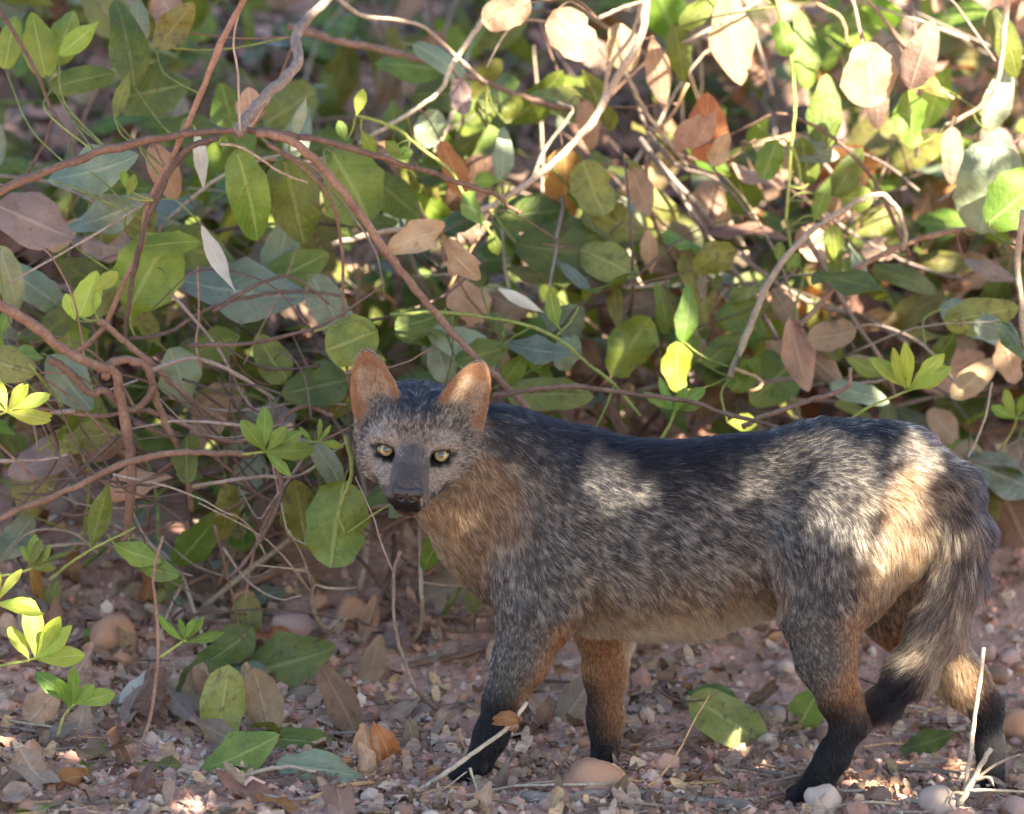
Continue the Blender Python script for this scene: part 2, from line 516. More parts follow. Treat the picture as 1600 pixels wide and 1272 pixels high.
# ================================================================== LEAVES AND STEMS
def leaf_np(shape='ovate', fold=.25, curl=.3, twist=.2, wave=.06, nib=0.0, wid=.5, nu=11, nv=4, seed=0, pet=0.0):
    """unit-length leaf: x 0..1 base to tip, y across, z up"""
    r = random.Random(seed)
    V = []; UV = []
    ph = r.uniform(0, 6.28); ph2 = r.uniform(0, 6.28)
    for i in range(nu + 1):
        t = .35 * i / nu + .65 * (1 - math.cos(math.pi * i / nu)) / 2
        tt = min(max(t, 0.0), 1.0)
        if shape == 'ovate': w = math.sin(math.pi * tt ** .80) ** .66
        elif shape == 'round': w = math.sqrt(max(0, 1 - (2 * tt - 1) ** 2)) * .98
        elif shape == 'lance': w = math.sin(math.pi * tt ** .85) ** 1.25
        else: w = math.sin(math.pi * tt ** 1.35) ** .8                 # obovate
        w = w * wid * .5
        if i == 0: w = .012
        if i == nu: w = .006
        for j in range(nv + 1):
            v = j / nv * 2 - 1
            e = 1.0
            if nib and abs(v) > .9: e = 1 - nib * r.random()
            y = v * w * e * (1 + .05 * math.sin(t * 23 + ph2) * (abs(v) > .9))
            z = fold * abs(y) * (1 - 1.1 * abs(v)) + wave * math.sin(t * 9 + ph + v * 2) * abs(v) * w * 2 + wave * .5 * math.sin(t * 17 + ph2 + v * 3) * abs(v) * w
            a = twist * (t - .5)
            y2 = y * math.cos(a) - z * math.sin(a); z2 = y * math.sin(a) + z * math.cos(a)
            # curl the blade along an arc
            if abs(curl) > 1e-3:
                th = curl * t
                R = 1 / curl
                x = (R + 0) * math.sin(th) - z2 * math.sin(th); zz = -R * (1 - math.cos(th)) + z2 * math.cos(th)
            else: x, zz = t, z2
            V.append((x, y2, zz)); UV.append((t, v * .5))
    F = []
    for i in range(nu):
        for j in range(nv):
            a = i * (nv + 1) + j
            F.append((a, a + nv + 1, a + nv + 2, a + 1))
    return V, F, UV
def leaf_mesh(**kw):
    V, F, UV = leaf_np(**kw)
    me = mesh_np('leaf', np.array(V), np.array(F))
    ul = me.uv_layers.new(name='UVMap')
    li = np.zeros(len(me.loops), np.int32); me.loops.foreach_get('vertex_index', li)
    ul.data.foreach_set('uv', np.array(UV, np.float32)[li].ravel())
    return me
LEAF = {}
_k = 0
for nm, sh, wid, cur, fo, tw, wv, nb in (
        ('ovate', 'ovate', .52, .35, .30, .3, .10, 0), ('ovate', 'ovate', .60, .15, .22, -.3, .14, 0), ('ovate', 'ovate', .46, .7, .35, .2, .10, .1), ('ovate', 'ovate', .56, -.4, .15, .5, .16, 0),
        ('round', 'round', .86, .3, .18, .2, .12, 0), ('round', 'round', .76, -.35, .22, -.3, .15, .1), ('round', 'obov', .66, .4, .25, .2, .12, 0),
        ('lance', 'lance', .26, .5, .3, .4, .08, 0), ('lance', 'lance', .33, -.4, .35, -.4, .10, 0),
        ('dry', 'ovate', .50, 1.5, .7, .9, .30, .3), ('dry', 'round', .62, -1.3, .5, -.8, .35, .35), ('dry', 'ovate', .44, 2.1, .5, 1.2, .25, .2), ('dry', 'obov', .55, .9, 1.1, -.7, .3, .3), ('dry', 'ovate', .48, -.8, .9, 1.4, .3, .25),
        ('bud', 'obov', .42, -.35, .5, .1, .04, 0), ('bud', 'obov', .50, .4, .45, .2, .04, 0)):
    LEAF.setdefault(nm, []).append(leaf_mesh(shape=sh, fold=fo, curl=cur, twist=tw, wave=wv, nib=nb, wid=wid, seed=_k)); _k += 1

def leaf_obj(kind, mat, loc, xdir, normal, length, parent=None, rng=random, wide=1.0, name='leaf'):
    me = rng.choice(LEAF[kind])
    o = bpy.data.objects.new(name, me); COL.objects.link(o)
    put_mat(o, LM[mat])
    x = Vector(xdir).normalized(); n = Vector(normal); n = n - x * n.dot(x)
    if n.length < 1e-4: n = Vector((0, 0, 1)) - x * x.z
    n.normalize(); y = n.cross(x)
    M = Matrix((x, y, n)).transposed().to_4x4()
    M.translation = Vector(loc)
    M = M @ Matrix.Diagonal((length, length * wide, length, 1))
    if parent is not None:
        o.parent = parent
        o.matrix_parent_inverse = Matrix.Translation(-Vector(parent.location)) if parent.parent is None else Matrix.Identity(4)
    o.matrix_basis = M
    return o

class Stem:
    """a branch and its twigs, collected into one mesh"""
    def __init__(self): self.V = []; self.F = []; self.line = []
    def add(self, pts, r0, r1, sides=7, sub=5, knob=.12, rng=random):
        C = catmull(pts, sub)
        n = len(C)
        rad = [(r0 + (r1 - r0) * (i / (n - 1))) * (1 + knob * rng.uniform(-1, 1)) for i in range(n)]
        jit = r0 * .25
        C = [c + Vector((rng.uniform(-jit, jit), rng.uniform(-jit, jit), rng.uniform(-jit, jit))) for c in C]
        V, F = tube(C, rad, sides)
        o = len(self.V)
        self.V += V; self.F += [tuple(i + o for i in f) for f in F]
        self.line += [(C[i], (C[min(i + 1, n - 1)] - C[max(i - 1, 0)]).normalized(), rad[i]) for i in range(n)]
        return C
    def build(self, name, mat, parent):
        return link(name, mesh_py(name, self.V, self.F), mat, parent)

def px_line(pts, Y=None):
    """pts (px, py[, Y]); Y default value or (start, end)"""
    n = len(pts); out = []
    for i, p in enumerate(pts):
        if len(p) > 2: y = p[2]
        elif isinstance(Y, tuple): y = Y[0] + (Y[1] - Y[0]) * i / max(1, n - 1)
        else: y = Y
        out.append(at(p[0], p[1], y))
    return out

def hero_leaf(thing, lines, kind, mat, px, py, L, ang, Y, wide=1.0, tilt=(0, 0), pitch=0.0, rng=random, pet=True):
    """leaf centred on photo pixel (px, py): ang = direction base->tip in the picture, degrees (0 right, 90 up)"""
    a = math.radians(ang)
    x = Vector((math.cos(a), -math.sin(pitch) , math.sin(a))).normalized()
    n = Vector((tilt[0], -1.0, .15 + tilt[1]))
    c = at(px, py, Y)
    Lm = L * M1 * (1 + Y / 8)
    b = c - x * Lm * .5
    o = leaf_obj(kind, mat, b, x, n, Lm, thing, rng, wide)
    if pet and lines:
        best = min(lines, key=lambda q: (q[0] - b).length)
        d = (best[0] - b).length
        if .004 < d < .30:
            mid = b.lerp(best[0], .5) - x * d * .15 + Vector((0, 0, .10 * d))
            s = Stem(); s.add([b + x * Lm * .03, mid, best[0]], .0011, .0015, 5, 4)
            q = s.build('petiole', BM['brown'] if mat in ('tan', 'brown', 'drab', 'rust', 'mauve') else BM['green'], None)
            q.parent = o; q.matrix_parent_inverse = o.matrix_basis.inverted()
    return o

# ------------------------------------------------------------------ shrubs that show branch by branch
def shrub(name, label, cat, base, stems, leaves, mat, group=None):
    """stems: list of (points, r0, r1, material); leaves: list of hero_leaf arguments"""
    t = empty(name, base)
    tag(t, label, cat, group)
    lines = []
    for st in stems:
        s = Stem()
        s.add(st[0], st[1], st[2], 8)
        m = BM[st[3]] if len(st) > 3 else BM[mat]
        s.build('branch', m, t)
        lines += s.line
    for lf in leaves:
        hero_leaf(t, lines, *lf[0], **lf[1])
    return t, lines
def LF(kind, mat, px, py, L, ang, Y, wide=1.0, tilt=(0, 0), pitch=0.0, pet=True):
    return ((kind, mat, px, py, L, ang, Y), dict(wide=wide, tilt=tilt, pitch=pitch, pet=pet))
# ================================================================== THE THICKET
def gpt(x, y, dz=-.03): return Vector((x, y, gz(x, y) + dz))
mm = .001
# ---- the arching shrub left of the fox
base = gpt(-.30, .42)
A = .22
arch_stems = [
    (px_line([(-60, 330), (0, 300), (70, 268), (150, 240), (250, 215), (350, 204), (430, 207), (520, 225), (600, 248), (680, 272), (750, 297), (768, 300), (800, 325), (815, 333)], (.14, .34)), 6.2 * mm, 2.2 * mm, 'brown'),
    (px_line([(372, 210), (385, 185), (410, 155), (445, 122), (466, 90), (462, 55), (485, 25), (530, -20)], (.21, .42)), 8.0 * mm, 5.5 * mm, 'grey'),
    (px_line([(395, -30), (345, 70), (305, 165), (275, 235), (235, 310), (218, 390), (190, 450), (165, 505), (120, 550), (75, 560)], (.20, .30)), 4.2 * mm, 3.4 * mm, 'brown'),
    (px_line([(340, 215), (290, 235), (255, 290), (228, 350), (208, 430), (198, 500), (195, 535)], (.20, .28)), 4.2 * mm, 2.8 * mm, 'dark'),
    (px_line([(400, 206), (450, 218), (500, 258), (560, 330), (600, 390), (640, 440), (690, 500), (740, 555), (800, 612), (850, 670)], (.20, .26)), 5.4 * mm, 4.2 * mm, 'brown'),
    (px_line([(420, 225), (480, 268), (520, 320), (534, 390), (537, 500), (545, 620)], (.22, .30)), 2.8 * mm, 1.7 * mm, 'brown'),
    (px_line([(430, 232), (490, 262), (520, 300), (580, 380), (598, 440), (600, 470)], (.24, .32)), 1.6 * mm, 1.0 * mm, 'grey'),
    (px_line([(345, 225), (380, 232), (440, 270), (480, 285)], (.21, .26)), 2.0 * mm, 1.2 * mm, 'pale'),
    (px_line([(375, 205), (372, 120), (365, 60), (378, 0), (380, -30)], (.20, .24)), 1.6 * mm, 1.0 * mm, 'pale'),
]
arch_leaves = [
    LF('ovate', 'green', 395, 312, 165, -72, .26, 1.0, (.2, .3)), LF('ovate', 'dark', 458, 315, 140, -78, .32, 1.1, (-.3, .2)),
    LF('round', 'green', 553, 292, 130, -58, .36, 1.0, (.3, .4)), LF('ovate', 'tan', 262, 272, 105, -60, .30, 1.1, (.3, 0)),
    LF('ovate', 'grey', 150, 270, 150, 8, .34, 1.0, (.1, .8)), LF('ovate', 'grey', 172, 340, 150, 14, .36, .8, (0, .9)),
    LF('ovate', 'green', 185, 290, 110, -20, .40, 1.0, (.2, .6)), LF('ovate', 'mauve', 55, 345, 130, -22, .26, 1.2, (.4, .4)),
    LF('lance', 'pale', 337, 405, 120, -68, .22, .7, (.5, 0)), LF('lance', 'pale', 318, 250, 110, -75, .30, .9, (.6, .2)),
    LF('lance', 'green', 190, 148, 82, 72, .24, 1.1), LF('lance', 'grey', 470, 185, 70, 66, .30, 1.1, (.4, 0)),
    LF('ovate', 'dark', 205, 65, 150, 94, .34, 1.0, (.5, .2)), LF('ovate', 'dark', 238, 140, 125, 14, .36, 1.25, (.1, .6)),
    LF('ovate', 'olive', 275, 40, 100, 48, .36, .9, (.2, .3)), LF('round', 'mauve', 265, 20, 75, 120, .40, 1.0),
    LF('round', 'tan', 392, 172, 72, 90, .45, 1.0, (.3, .1)), LF('ovate', 'grey', 215, 35, 75, 90, .42),
    LF('ovate', 'green', 130, 120, 110, 20, .40, 1.0, (.2, .4)), LF('ovate', 'bright', 62, 70, 105, 100, .38, 1.0, (.2, .2)),
    LF('ovate', 'green', 100, 60, 90, 70, .42, 1.0), LF('ovate', 'bright', 15, 65, 90, 80, .40), LF('lance', 'bright', 125, 60, 90, 40, .34, 1.2),
    LF('ovate', 'dark', 300, 205, 110, 5, .40, 1.0, (0, .7)), LF('bud', 'bright', 205, 290, 40, 70, .22, 1.0), LF('bud', 'bright', 195, 280, 34, 100, .22, 1.0),
]
arch, arch_l = shrub('arching_shrub', 'brown-stemmed shrub arching over with green leaves hanging from its bent branches', 'shrub', base, arch_stems, arch_leaves, 'brown')

# ---- the thick gnarled stem low on the left
kn_stems = [
    (px_line([(-60, 445), (0, 475), (50, 508), (100, 545), (150, 572), (180, 585), (192, 640), (204, 720), (202, 800), (195, 850)], (.10, .20)), 6.5 * mm, 6.0 * mm, 'brown'),
    (px_line([(165, 590), (172, 568), (200, 562), (228, 574), (238, 600), (250, 640), (275, 690), (292, 740), (300, 800)], (.15, .24)), 6.0 * mm, 3.4 * mm, 'brown'),
    (px_line([(75, 562), (105, 578), (140, 615), (165, 610), (200, 640), (230, 625), (240, 600)], (.17, .19)), 5.0 * mm, 4.4 * mm, 'brown'),
    (px_line([(155, 500), (190, 530), (232, 565), (270, 600), (320, 640), (380, 670), (430, 690), (500, 720)], (.22, .34)), 4.5 * mm, 2.8 * mm, 'brown'),
    (px_line([(-40, 830), (20, 800), (100, 768), (200, 722), (280, 708), (340, 708), (395, 712)], (.06, .14)), 4.6 * mm, 4.0 * mm, 'brown'),
    (px_line([(230, 580), (300, 560), (370, 585), (430, 625)], (.22, .30)), 3.4 * mm, 2.2 * mm, 'grey'),
    (px_line([(230, 640), (300, 668), (360, 690), (420, 670), (470, 635), (520, 650)], (.24, .30)), 3.6 * mm, 2.6 * mm, 'brown'),
    (px_line([(265, 620), (330, 640), (400, 640), (470, 628), (540, 632)], (.28, .34)), 2.2 * mm, 1.8 * mm, 'grey'),
    (px_line([(200, 530), (260, 520), (330, 480), (400, 462), (470, 455), (540, 462)], (.30, .36)), 2.8 * mm, 2.0 * mm, 'dark'),
    (px_line([(-30, 640), (60, 640), (150, 650), (230, 640)], (.16, .24)), 3.2 * mm, 2.6 * mm, 'brown'),
    (px_line([(210, 660), (280, 690), (330, 710), (400, 770), (450, 790)], (.25, .3)), 2.6 * mm, 1.8 * mm, 'brown'),
    (px_line([(268, 460), (330, 530), (360, 580), (380, 620), (420, 665)], (.28, .3)), 2.2 * mm, 1.6 * mm, 'grey'),
    (px_line([(70, 650), (90, 700), (75, 740), (30, 790)], (.22, .25)), 3.0 * mm, 2.0 * mm, 'dark'),
    (px_line([(0, 720), (70, 718), (110, 710)], (.2, .2)), 2.4 * mm, 1.6 * mm, 'grey'),
    (px_line([(430, 720), (440, 770), (415, 830), (380, 880), (355, 905)], (.12, .10)), 3.2 * mm, 2.4 * mm, 'dark'),
    (px_line([(540, 680), (550, 740), (530, 800), (540, 835)], (.06, .06)), 2.8 * mm, 2.2 * mm, 'green'),
    (px_line([(300, 760), (400, 745), (470, 742), (540, 690)], (.2, .22)), 2.6 * mm, 1.6 * mm, 'grey'),
    (px_line([(350, 800), (440, 750), (520, 700), (580, 650)], (.3, .34)), 2.6 * mm, 1.6 * mm, 'brown'),
]
kn_leaves = [
    LF('round', 'bright', 232, 425, 128, 62, .30, 1.0, (.1, .2)), LF('ovate', 'bright', 265, 378, 95, 10, .28, .9, (0, .5)), LF('ovate', 'bright', 215, 460, 90, 250, .32, 1.0, (.3, .2)),
    LF('ovate', 'yellow', 138, 460, 78, 70, .24, 1.1, (.2, .3)), LF('bud', 'yellow', 165, 440, 50, 40, .24), LF('bud', 'yellow', 110, 480, 46, 110, .24),
    LF('ovate', 'blue', 380, 462, 210, -14, .40, .9, (.1, .8)), LF('ovate', 'mauve', 330, 430, 130, 12, .44, .9, (.1, .7)), LF('ovate', 'blue', 520, 485, 130, -58, .38, 1.0, (.2, .5)),
    LF('round', 'green', 548, 532, 90, 200, .24, 1.05, (.3, .3)), LF('ovate', 'dark', 492, 602, 110, 190, .30, 1.2, (.2, .6)), LF('ovate', 'dark', 425, 560, 90, 120, .32, 1.1, (.2, .3)),
    LF('ovate', 'grey', 108, 600, 110, -55, .26, 1.1, (.2, .3)), LF('round', 'green', 42, 555, 55, 170, .24, 1.0, (.2, .4)), LF('ovate', 'olive', 130, 680, 120, 15, .28, 1.0, (.1, .8)),
    LF('lance', 'green', 158, 800, 118, 74, .12, .95), LF('ovate', 'blue', 60, 450, 120, -30, .40, 1.0, (.1, .6)), LF('ovate', 'dark', 95, 500, 100, 40, .38, 1.0),
    LF('ovate', 'grey', 20, 440, 120, -70, .30, .9, (.3, .2)), LF('ovate', 'dark', 310, 390, 130, -20, .46, 1.0, (.2, .4)), LF('ovate', 'green', 460, 420, 120, 30, .48, 1.0, (.2, .4)),
    LF('ovate', 'grey', 440, 395, 120, 80, .5, 1.0, (.2, .3)), LF('ovate', 'green', 330, 540, 90, 200, .42, 1.0, (.1, .5)), LF('ovate', 'olive', 540, 620, 90, 240, .34, 1.0, (.3, .3)),
    LF('ovate', 'dark', 130, 430, 90, 150, .46), LF('ovate', 'mauve', 60, 720, 110, 200, .34, 1.0, (.1, .6)), LF('ovate', 'brown', 150, 690, 110, 10, .36, 1.0, (.2, .4)),
    LF('round', 'green', 526, 818, 140, 260, .12, 1.0, (.2, .3)), LF('ovate', 'green', 680, 858, 105, 250, .10, .9, (.3, .3)), LF('ovate', 'bright', 215, 868, 80, -25, .06, .9, (.1, .5)), LF('ovate', 'green', 250, 893, 66, -20, .06, 1.0, (.1, .4)),
    LF('ovate', 'grey', 520, 730, 100, -50, .20, 1.0, (.3, .4)), LF('ovate', 'olive', 470, 800, 120, 100, .26, 1.0),
]
rt_ = random.Random(404)
for i in range(46):
    px = rt_.uniform(-40, 560); py = rt_.uniform(440, 800); Lx = rt_.uniform(120, 330); a = rt_.gauss(-.35, .6) + rt_.choice((0, 3.14)); Y0 = rt_.uniform(.16, .5)
    bow = rt_.gauss(0, 30)
    kn_stems.append((px_line([(px, py), (px + Lx * .35 * math.cos(a) + bow * .3, py - Lx * .35 * math.sin(a) - bow), (px + Lx * .7 * math.cos(a), py - Lx * .7 * math.sin(a) - bow), (px + Lx * math.cos(a), py - Lx * math.sin(a) + bow * .4)], (Y0, Y0 + rt_.uniform(-.05, .12))), rt_.uniform(1.2, 3.4) * mm, rt_.uniform(.8, 1.4) * mm, rt_.choice(('brown', 'brown', 'grey', 'dark', 'dark'))))
for i in range(34):
    px = rt_.uniform(120, 560); py = rt_.uniform(560, 880); Lx = rt_.uniform(90, 220); a = rt_.gauss(-.8, .7) + rt_.choice((0, 3.14)); Y0 = rt_.uniform(.10, .34)
    bow = rt_.gauss(0, 22)
    kn_stems.append((px_line([(px, py), (px + Lx * .35 * math.cos(a) + bow * .3, py - Lx * .35 * math.sin(a) - bow), (px + Lx * .7 * math.cos(a), py - Lx * .7 * math.sin(a) - bow), (px + Lx * math.cos(a), py - Lx * math.sin(a) + bow * .4)], (Y0, Y0 + rt_.uniform(-.04, .08))), rt_.uniform(1.0, 2.2) * mm, rt_.uniform(.7, 1.1) * mm, rt_.choice(('brown', 'brown', 'grey', 'dark'))))
kn, kn_l = shrub('gnarled_shrub', 'gnarled knotted brown stems tangled low over the red bank', 'shrub', gpt(-.46, .20), kn_stems, kn_leaves, 'brown')

# ---- the pale sunlit vine crossing behind the fox's head
v_stems = [
    (px_line([(1018, -60), (1010, 0), (1000, 60), (965, 120), (945, 155), (925, 190), (880, 240), (820, 290), (740, 335), (690, 350), (600, 362), (520, 380)], (.62, .50)), 6.2 * mm, 3.5 * mm, 'pale'),
    (px_line([(945, 155), (952, 105), (985, 60), (1000, 10), (1005, -40)], (.58, .55)), 3.2 * mm, 2.4 * mm, 'pale'),
    (px_line([(830, 285), (850, 235), (880, 195), (895, 170), (870, 160)], (.55, .6)), 2.6 * mm, 1.8 * mm, 'pale'),
    (px_line([(760, 25), (735, 60), (705, 105), (690, 140), (650, 170), (610, 195), (560, 225)], (.60, .56)), 3.4 * mm, 2.4 * mm, 'pale'),
    (px_line([(450, 40), (520, 62), (600, 78), (680, 100), (760, 130), (830, 155), (890, 172)], (.72, .66)), 5.6 * mm, 3.4 * mm, 'brown'),
    (px_line([(975, 110), (1000, 160), (1030, 205), (1075, 260)], (.66, .7)), 3.0 * mm, 2.4 * mm, 'pale'),
    (px_line([(1075, 130), (1050, 180), (1020, 210)], (.66, .66)), 2.4 * mm, 1.6 * mm, 'orange'),
    (px_line([(500, -30), (560, 22), (620, 30), (665, 45), (720, 95), (760, 130)], (.5, .6)), 3.0 * mm, 2.4 * mm, 'pale'),
    (px_line([(935, 30), (965, 15), (1010, 0)], (.5, .5)), 3.0 * mm, 2.4 * mm, 'pale'),
    (px_line([(700, 450), (730, 400), (750, 370)], (.40, .40)), 2.4 * mm, 2.0 * mm, 'orange'),
]
v_leaves = [
    LF('round', 'tan', 893, 55, 96, -55, .46, 1.05, (.25, .1)), LF('round', 'tan', 790, 18, 84, 200, .48, .8, (.3, .2)), LF('ovate', 'grey', 790, 240, 90, 80, .55, .9, (.4, 0)),
    LF('round', 'green', 760, 172, 58, 90, .62, 1.0, (.2, .2)), LF('round', 'green', 800, 170, 50, 60, .62, .8, (.2, .2)), LF('round', 'mauve', 720, 150, 60, -80, .60, .8),
    LF('ovate', 'rust', 712, 270, 110, -65, .55, .6, (.5, 0)), LF('round', 'grey', 672, 200, 66, 70, .62, 1.0, (.2, .3)), LF('ovate', 'grey', 700, 95, 120, -25, .66, .8, (.1, .6)),
    LF('round', 'olive', 925, 295, 95, -70, .58, 1.0, (.2, .2)), LF('ovate', 'rust', 885, 290, 120, -85, .62, 1.0, (.3, 0)), LF('ovate', 'tan', 920, 200, 90, -80, .62, .9),
    LF('ovate', 'dark', 885, 395, 165, -10, .56, 1.2, (0, .5)), LF('ovate', 'dark', 830, 330, 120, 10, .60, 1.1, (0, .5)), LF('ovate', 'olive', 960, 350, 110, -30, .62, 1.0, (.1, .4)),
    LF('ovate', 'green', 640, 100, 110, 170, .72, 1.0, (.1, .5)), LF('ovate', 'dark', 690, 260, 90, 30, .66), LF('ovate', 'green', 620, 310, 100, -40, .60),
    LF('round', 'tan', 975, 75, 80, -70, .66, .8, (.3, 0)), LF('lance', 'tan', 1030, 120, 130, -80, .68, 1.2), LF('round', 'bright', 760, 282, 42, 180, .48, 1.0),
]
vn, vn_l = shrub('pale_vine', 'pale smooth vine curving down from above with round dry leaves', 'vine', gpt(-.25, .62), v_stems, v_leaves, 'pale')

# ---- young lime-green shoots
lime1, l1 = shrub('lime_shoot', 'sunlit lime-green shoot with a bud arching above the bent stem', 'shoot', at(768, 368, .38),
    [(px_line([(556, 180), (590, 190), (625, 205), (665, 238), (705, 268), (730, 315), (768, 366)], .38), 2.4 * mm, 2.0 * mm, 'lime')],
    [LF('bud', 'yellow', 562, 160, 44, 76, .36, .9), LF('bud', 'bright', 535, 205, 36, 110, .37), LF('bud', 'bright', 575, 222, 46, -60, .37), LF('bud', 'bright', 615, 232, 36, 140, .37, 1.3), LF('bud', 'bright', 628, 240, 36, 10, .37, 1.2), LF('bud', 'green', 772, 380, 44, -70, .38)], 'lime')
lime2, l2 = shrub('green_vine', 'thin green vine slanting down behind the fox\'s ears', 'vine', at(960, 600, .30),
    [(px_line([(610, 492), (680, 488), (750, 494), (830, 510), (880, 535), (920, 570), (960, 602), (1000, 650)], .30), 2.4 * mm, 2.2 * mm, 'green'),
     (px_line([(868, 525), (890, 505), (904, 478)], .30), 1.2 * mm, .9 * mm, 'green'), (px_line([(960, 602), (945, 640), (930, 670)], .30), 1.8 * mm, 1.4 * mm, 'green')],
    [LF('lance', 'bright', 862, 478, 70, 106, .29, 1.2, (.4, .1)), LF('ovate', 'blue', 838, 550, 110, -16, .36, .75, (.1, .8)), LF('ovate', 'green', 755, 555, 90, 10, .36, 1.0, (.1, .4)), LF('lance', 'pale', 815, 470, 90, -28, .40, .8),
     LF('round', 'green', 650, 505, 70, 200, .34, 1.0, (.2, .3)), LF('ovate', 'olive', 860, 612, 140, 4, .40, .9, (.1, .6)), LF('ovate', 'grey', 690, 560, 80, 100, .4)], 'green')
lime3, l3 = shrub('climbing_vine', 'twining light green vine hanging down among the dry leaves', 'vine', at(1230, 480, .55),
    [(px_line([(1205, -40), (1215, 10), (1228, 60), (1238, 110), (1242, 170), (1236, 230), (1232, 290), (1228, 345)], .55), 2.6 * mm, 1.9 * mm, 'lime'),
     (px_line([(1232, 225), (1246, 250), (1250, 285), (1240, 290)], .53), 2.6 * mm, 1.6 * mm, 'lime'), (px_line([(1228, 345), (1240, 400), (1255, 430), (1245, 470), (1243, 500)], (.55, .50)), 2.0 * mm, 1.6 * mm, 'green')],
    [LF('round', 'bright', 1226, 60, 58, 100, .53, .8, (.4, .2)), LF('round', 'bright', 1202, 250, 66, 250, .54, .9, (.2, .2)), LF('ovate', 'green', 1258, 250, 80, 100, .62), LF('bud', 'bright', 1218, 395, 36, 90, .52), LF('round', 'bright', 1238, 410, 36, 60, .52),
     LF('ovate', 'green', 1305, 385, 70, -80, .55, 1.0, (.2, .2)), LF('lance', 'bright', 1285, 310, 80, 70, .58, 1.3), LF('ovate', 'green', 1325, 270, 90, 60, .60, .8), LF('round', 'bright', 1340, 310, 50, 0, .6), LF('ovate', 'green', 1062, 85, 95, -80, .62, .8), LF('ovate', 'bright', 1090, 20, 70, 40, .6)], 'lime')
# ---- bent stems on the right
r_stems = [
    (px_line([(1140, 590), (1155, 550), (1180, 490), (1210, 425), (1260, 368), (1300, 340), (1340, 315), (1375, 304), (1402, 326), (1414, 365), (1410, 392)], (.42, .48)), 4.6 * mm, 3.2 * mm, 'pale'),
    (px_line([(1250, 510), (1285, 470), (1320, 432), (1380, 397), (1450, 370), (1540, 354), (1640, 348)], (.46, .56)), 3.8 * mm, 3.6 * mm, 'brown'),
    (px_line([(1145, 575), (1185, 592), (1188, 605), (1170, 612)], (.40, .36)), 2.8 * mm, 2.0 * mm, 'orange'),
    (px_line([(1260, 368), (1300, 440), (1340, 510), (1370, 550), (1400, 620)], (.5, .56)), 3.8 * mm, 2.6 * mm, 'grey'),
    (px_line([(1575, -30), (1568, 60), (1560, 120), (1545, 155), (1500, 185), (1478, 196)], (.55, .6)), 4.0 * mm, 2.6 * mm, 'pale'),
    (px_line([(1600, 330), (1590, 400), (1595, 470), (1600, 540)], (.3, .34)), 4.4 * mm, 3.4 * mm, 'pale'),
    (px_line([(1420, 105), (1450, 125), (1490, 155)], (.56, .56)), 3.0 * mm, 2.2 * mm, 'orange'),
    (px_line([(1325, -20), (1340, 30), (1350, 80)], (.55, .55)), 3.0 * mm, 2.2 * mm, 'pale'),
    (px_line([(1275, 5), (1315, 30), (1325, 70)], (.55, .55)), 3.0 * mm, 2.0 * mm, 'orange'),
    (px_line([(1000, 215), (1060, 300), (1130, 400), (1180, 470), (1230, 560)], (.74, .66)), 3.6 * mm, 2.6 * mm, 'grey'),
    (px_line([(1005, 230), (1080, 310), (1160, 400), (1260, 470), (1360, 500), (1420, 540)], (.78, .7)), 3.6 * mm, 2.4 * mm, 'grey'),
    (px_line([(1010, 240), (1015, 320), (1050, 400), (1120, 440), (1200, 470)], (.7, .66)), 3.0 * mm, 2.0 * mm, 'brown'),
    (px_line([(990, 130), (1010, 200), (1060, 260), (1120, 280), (1180, 350), (1240, 430)], (.72, .7)), 3.2 * mm, 2.0 * mm, 'grey'),
    (px_line([(1180, 600), (1260, 590), (1330, 600), (1400, 590)], (.5, .52)), 3.0 * mm, 2.0 * mm, 'grey'),
]
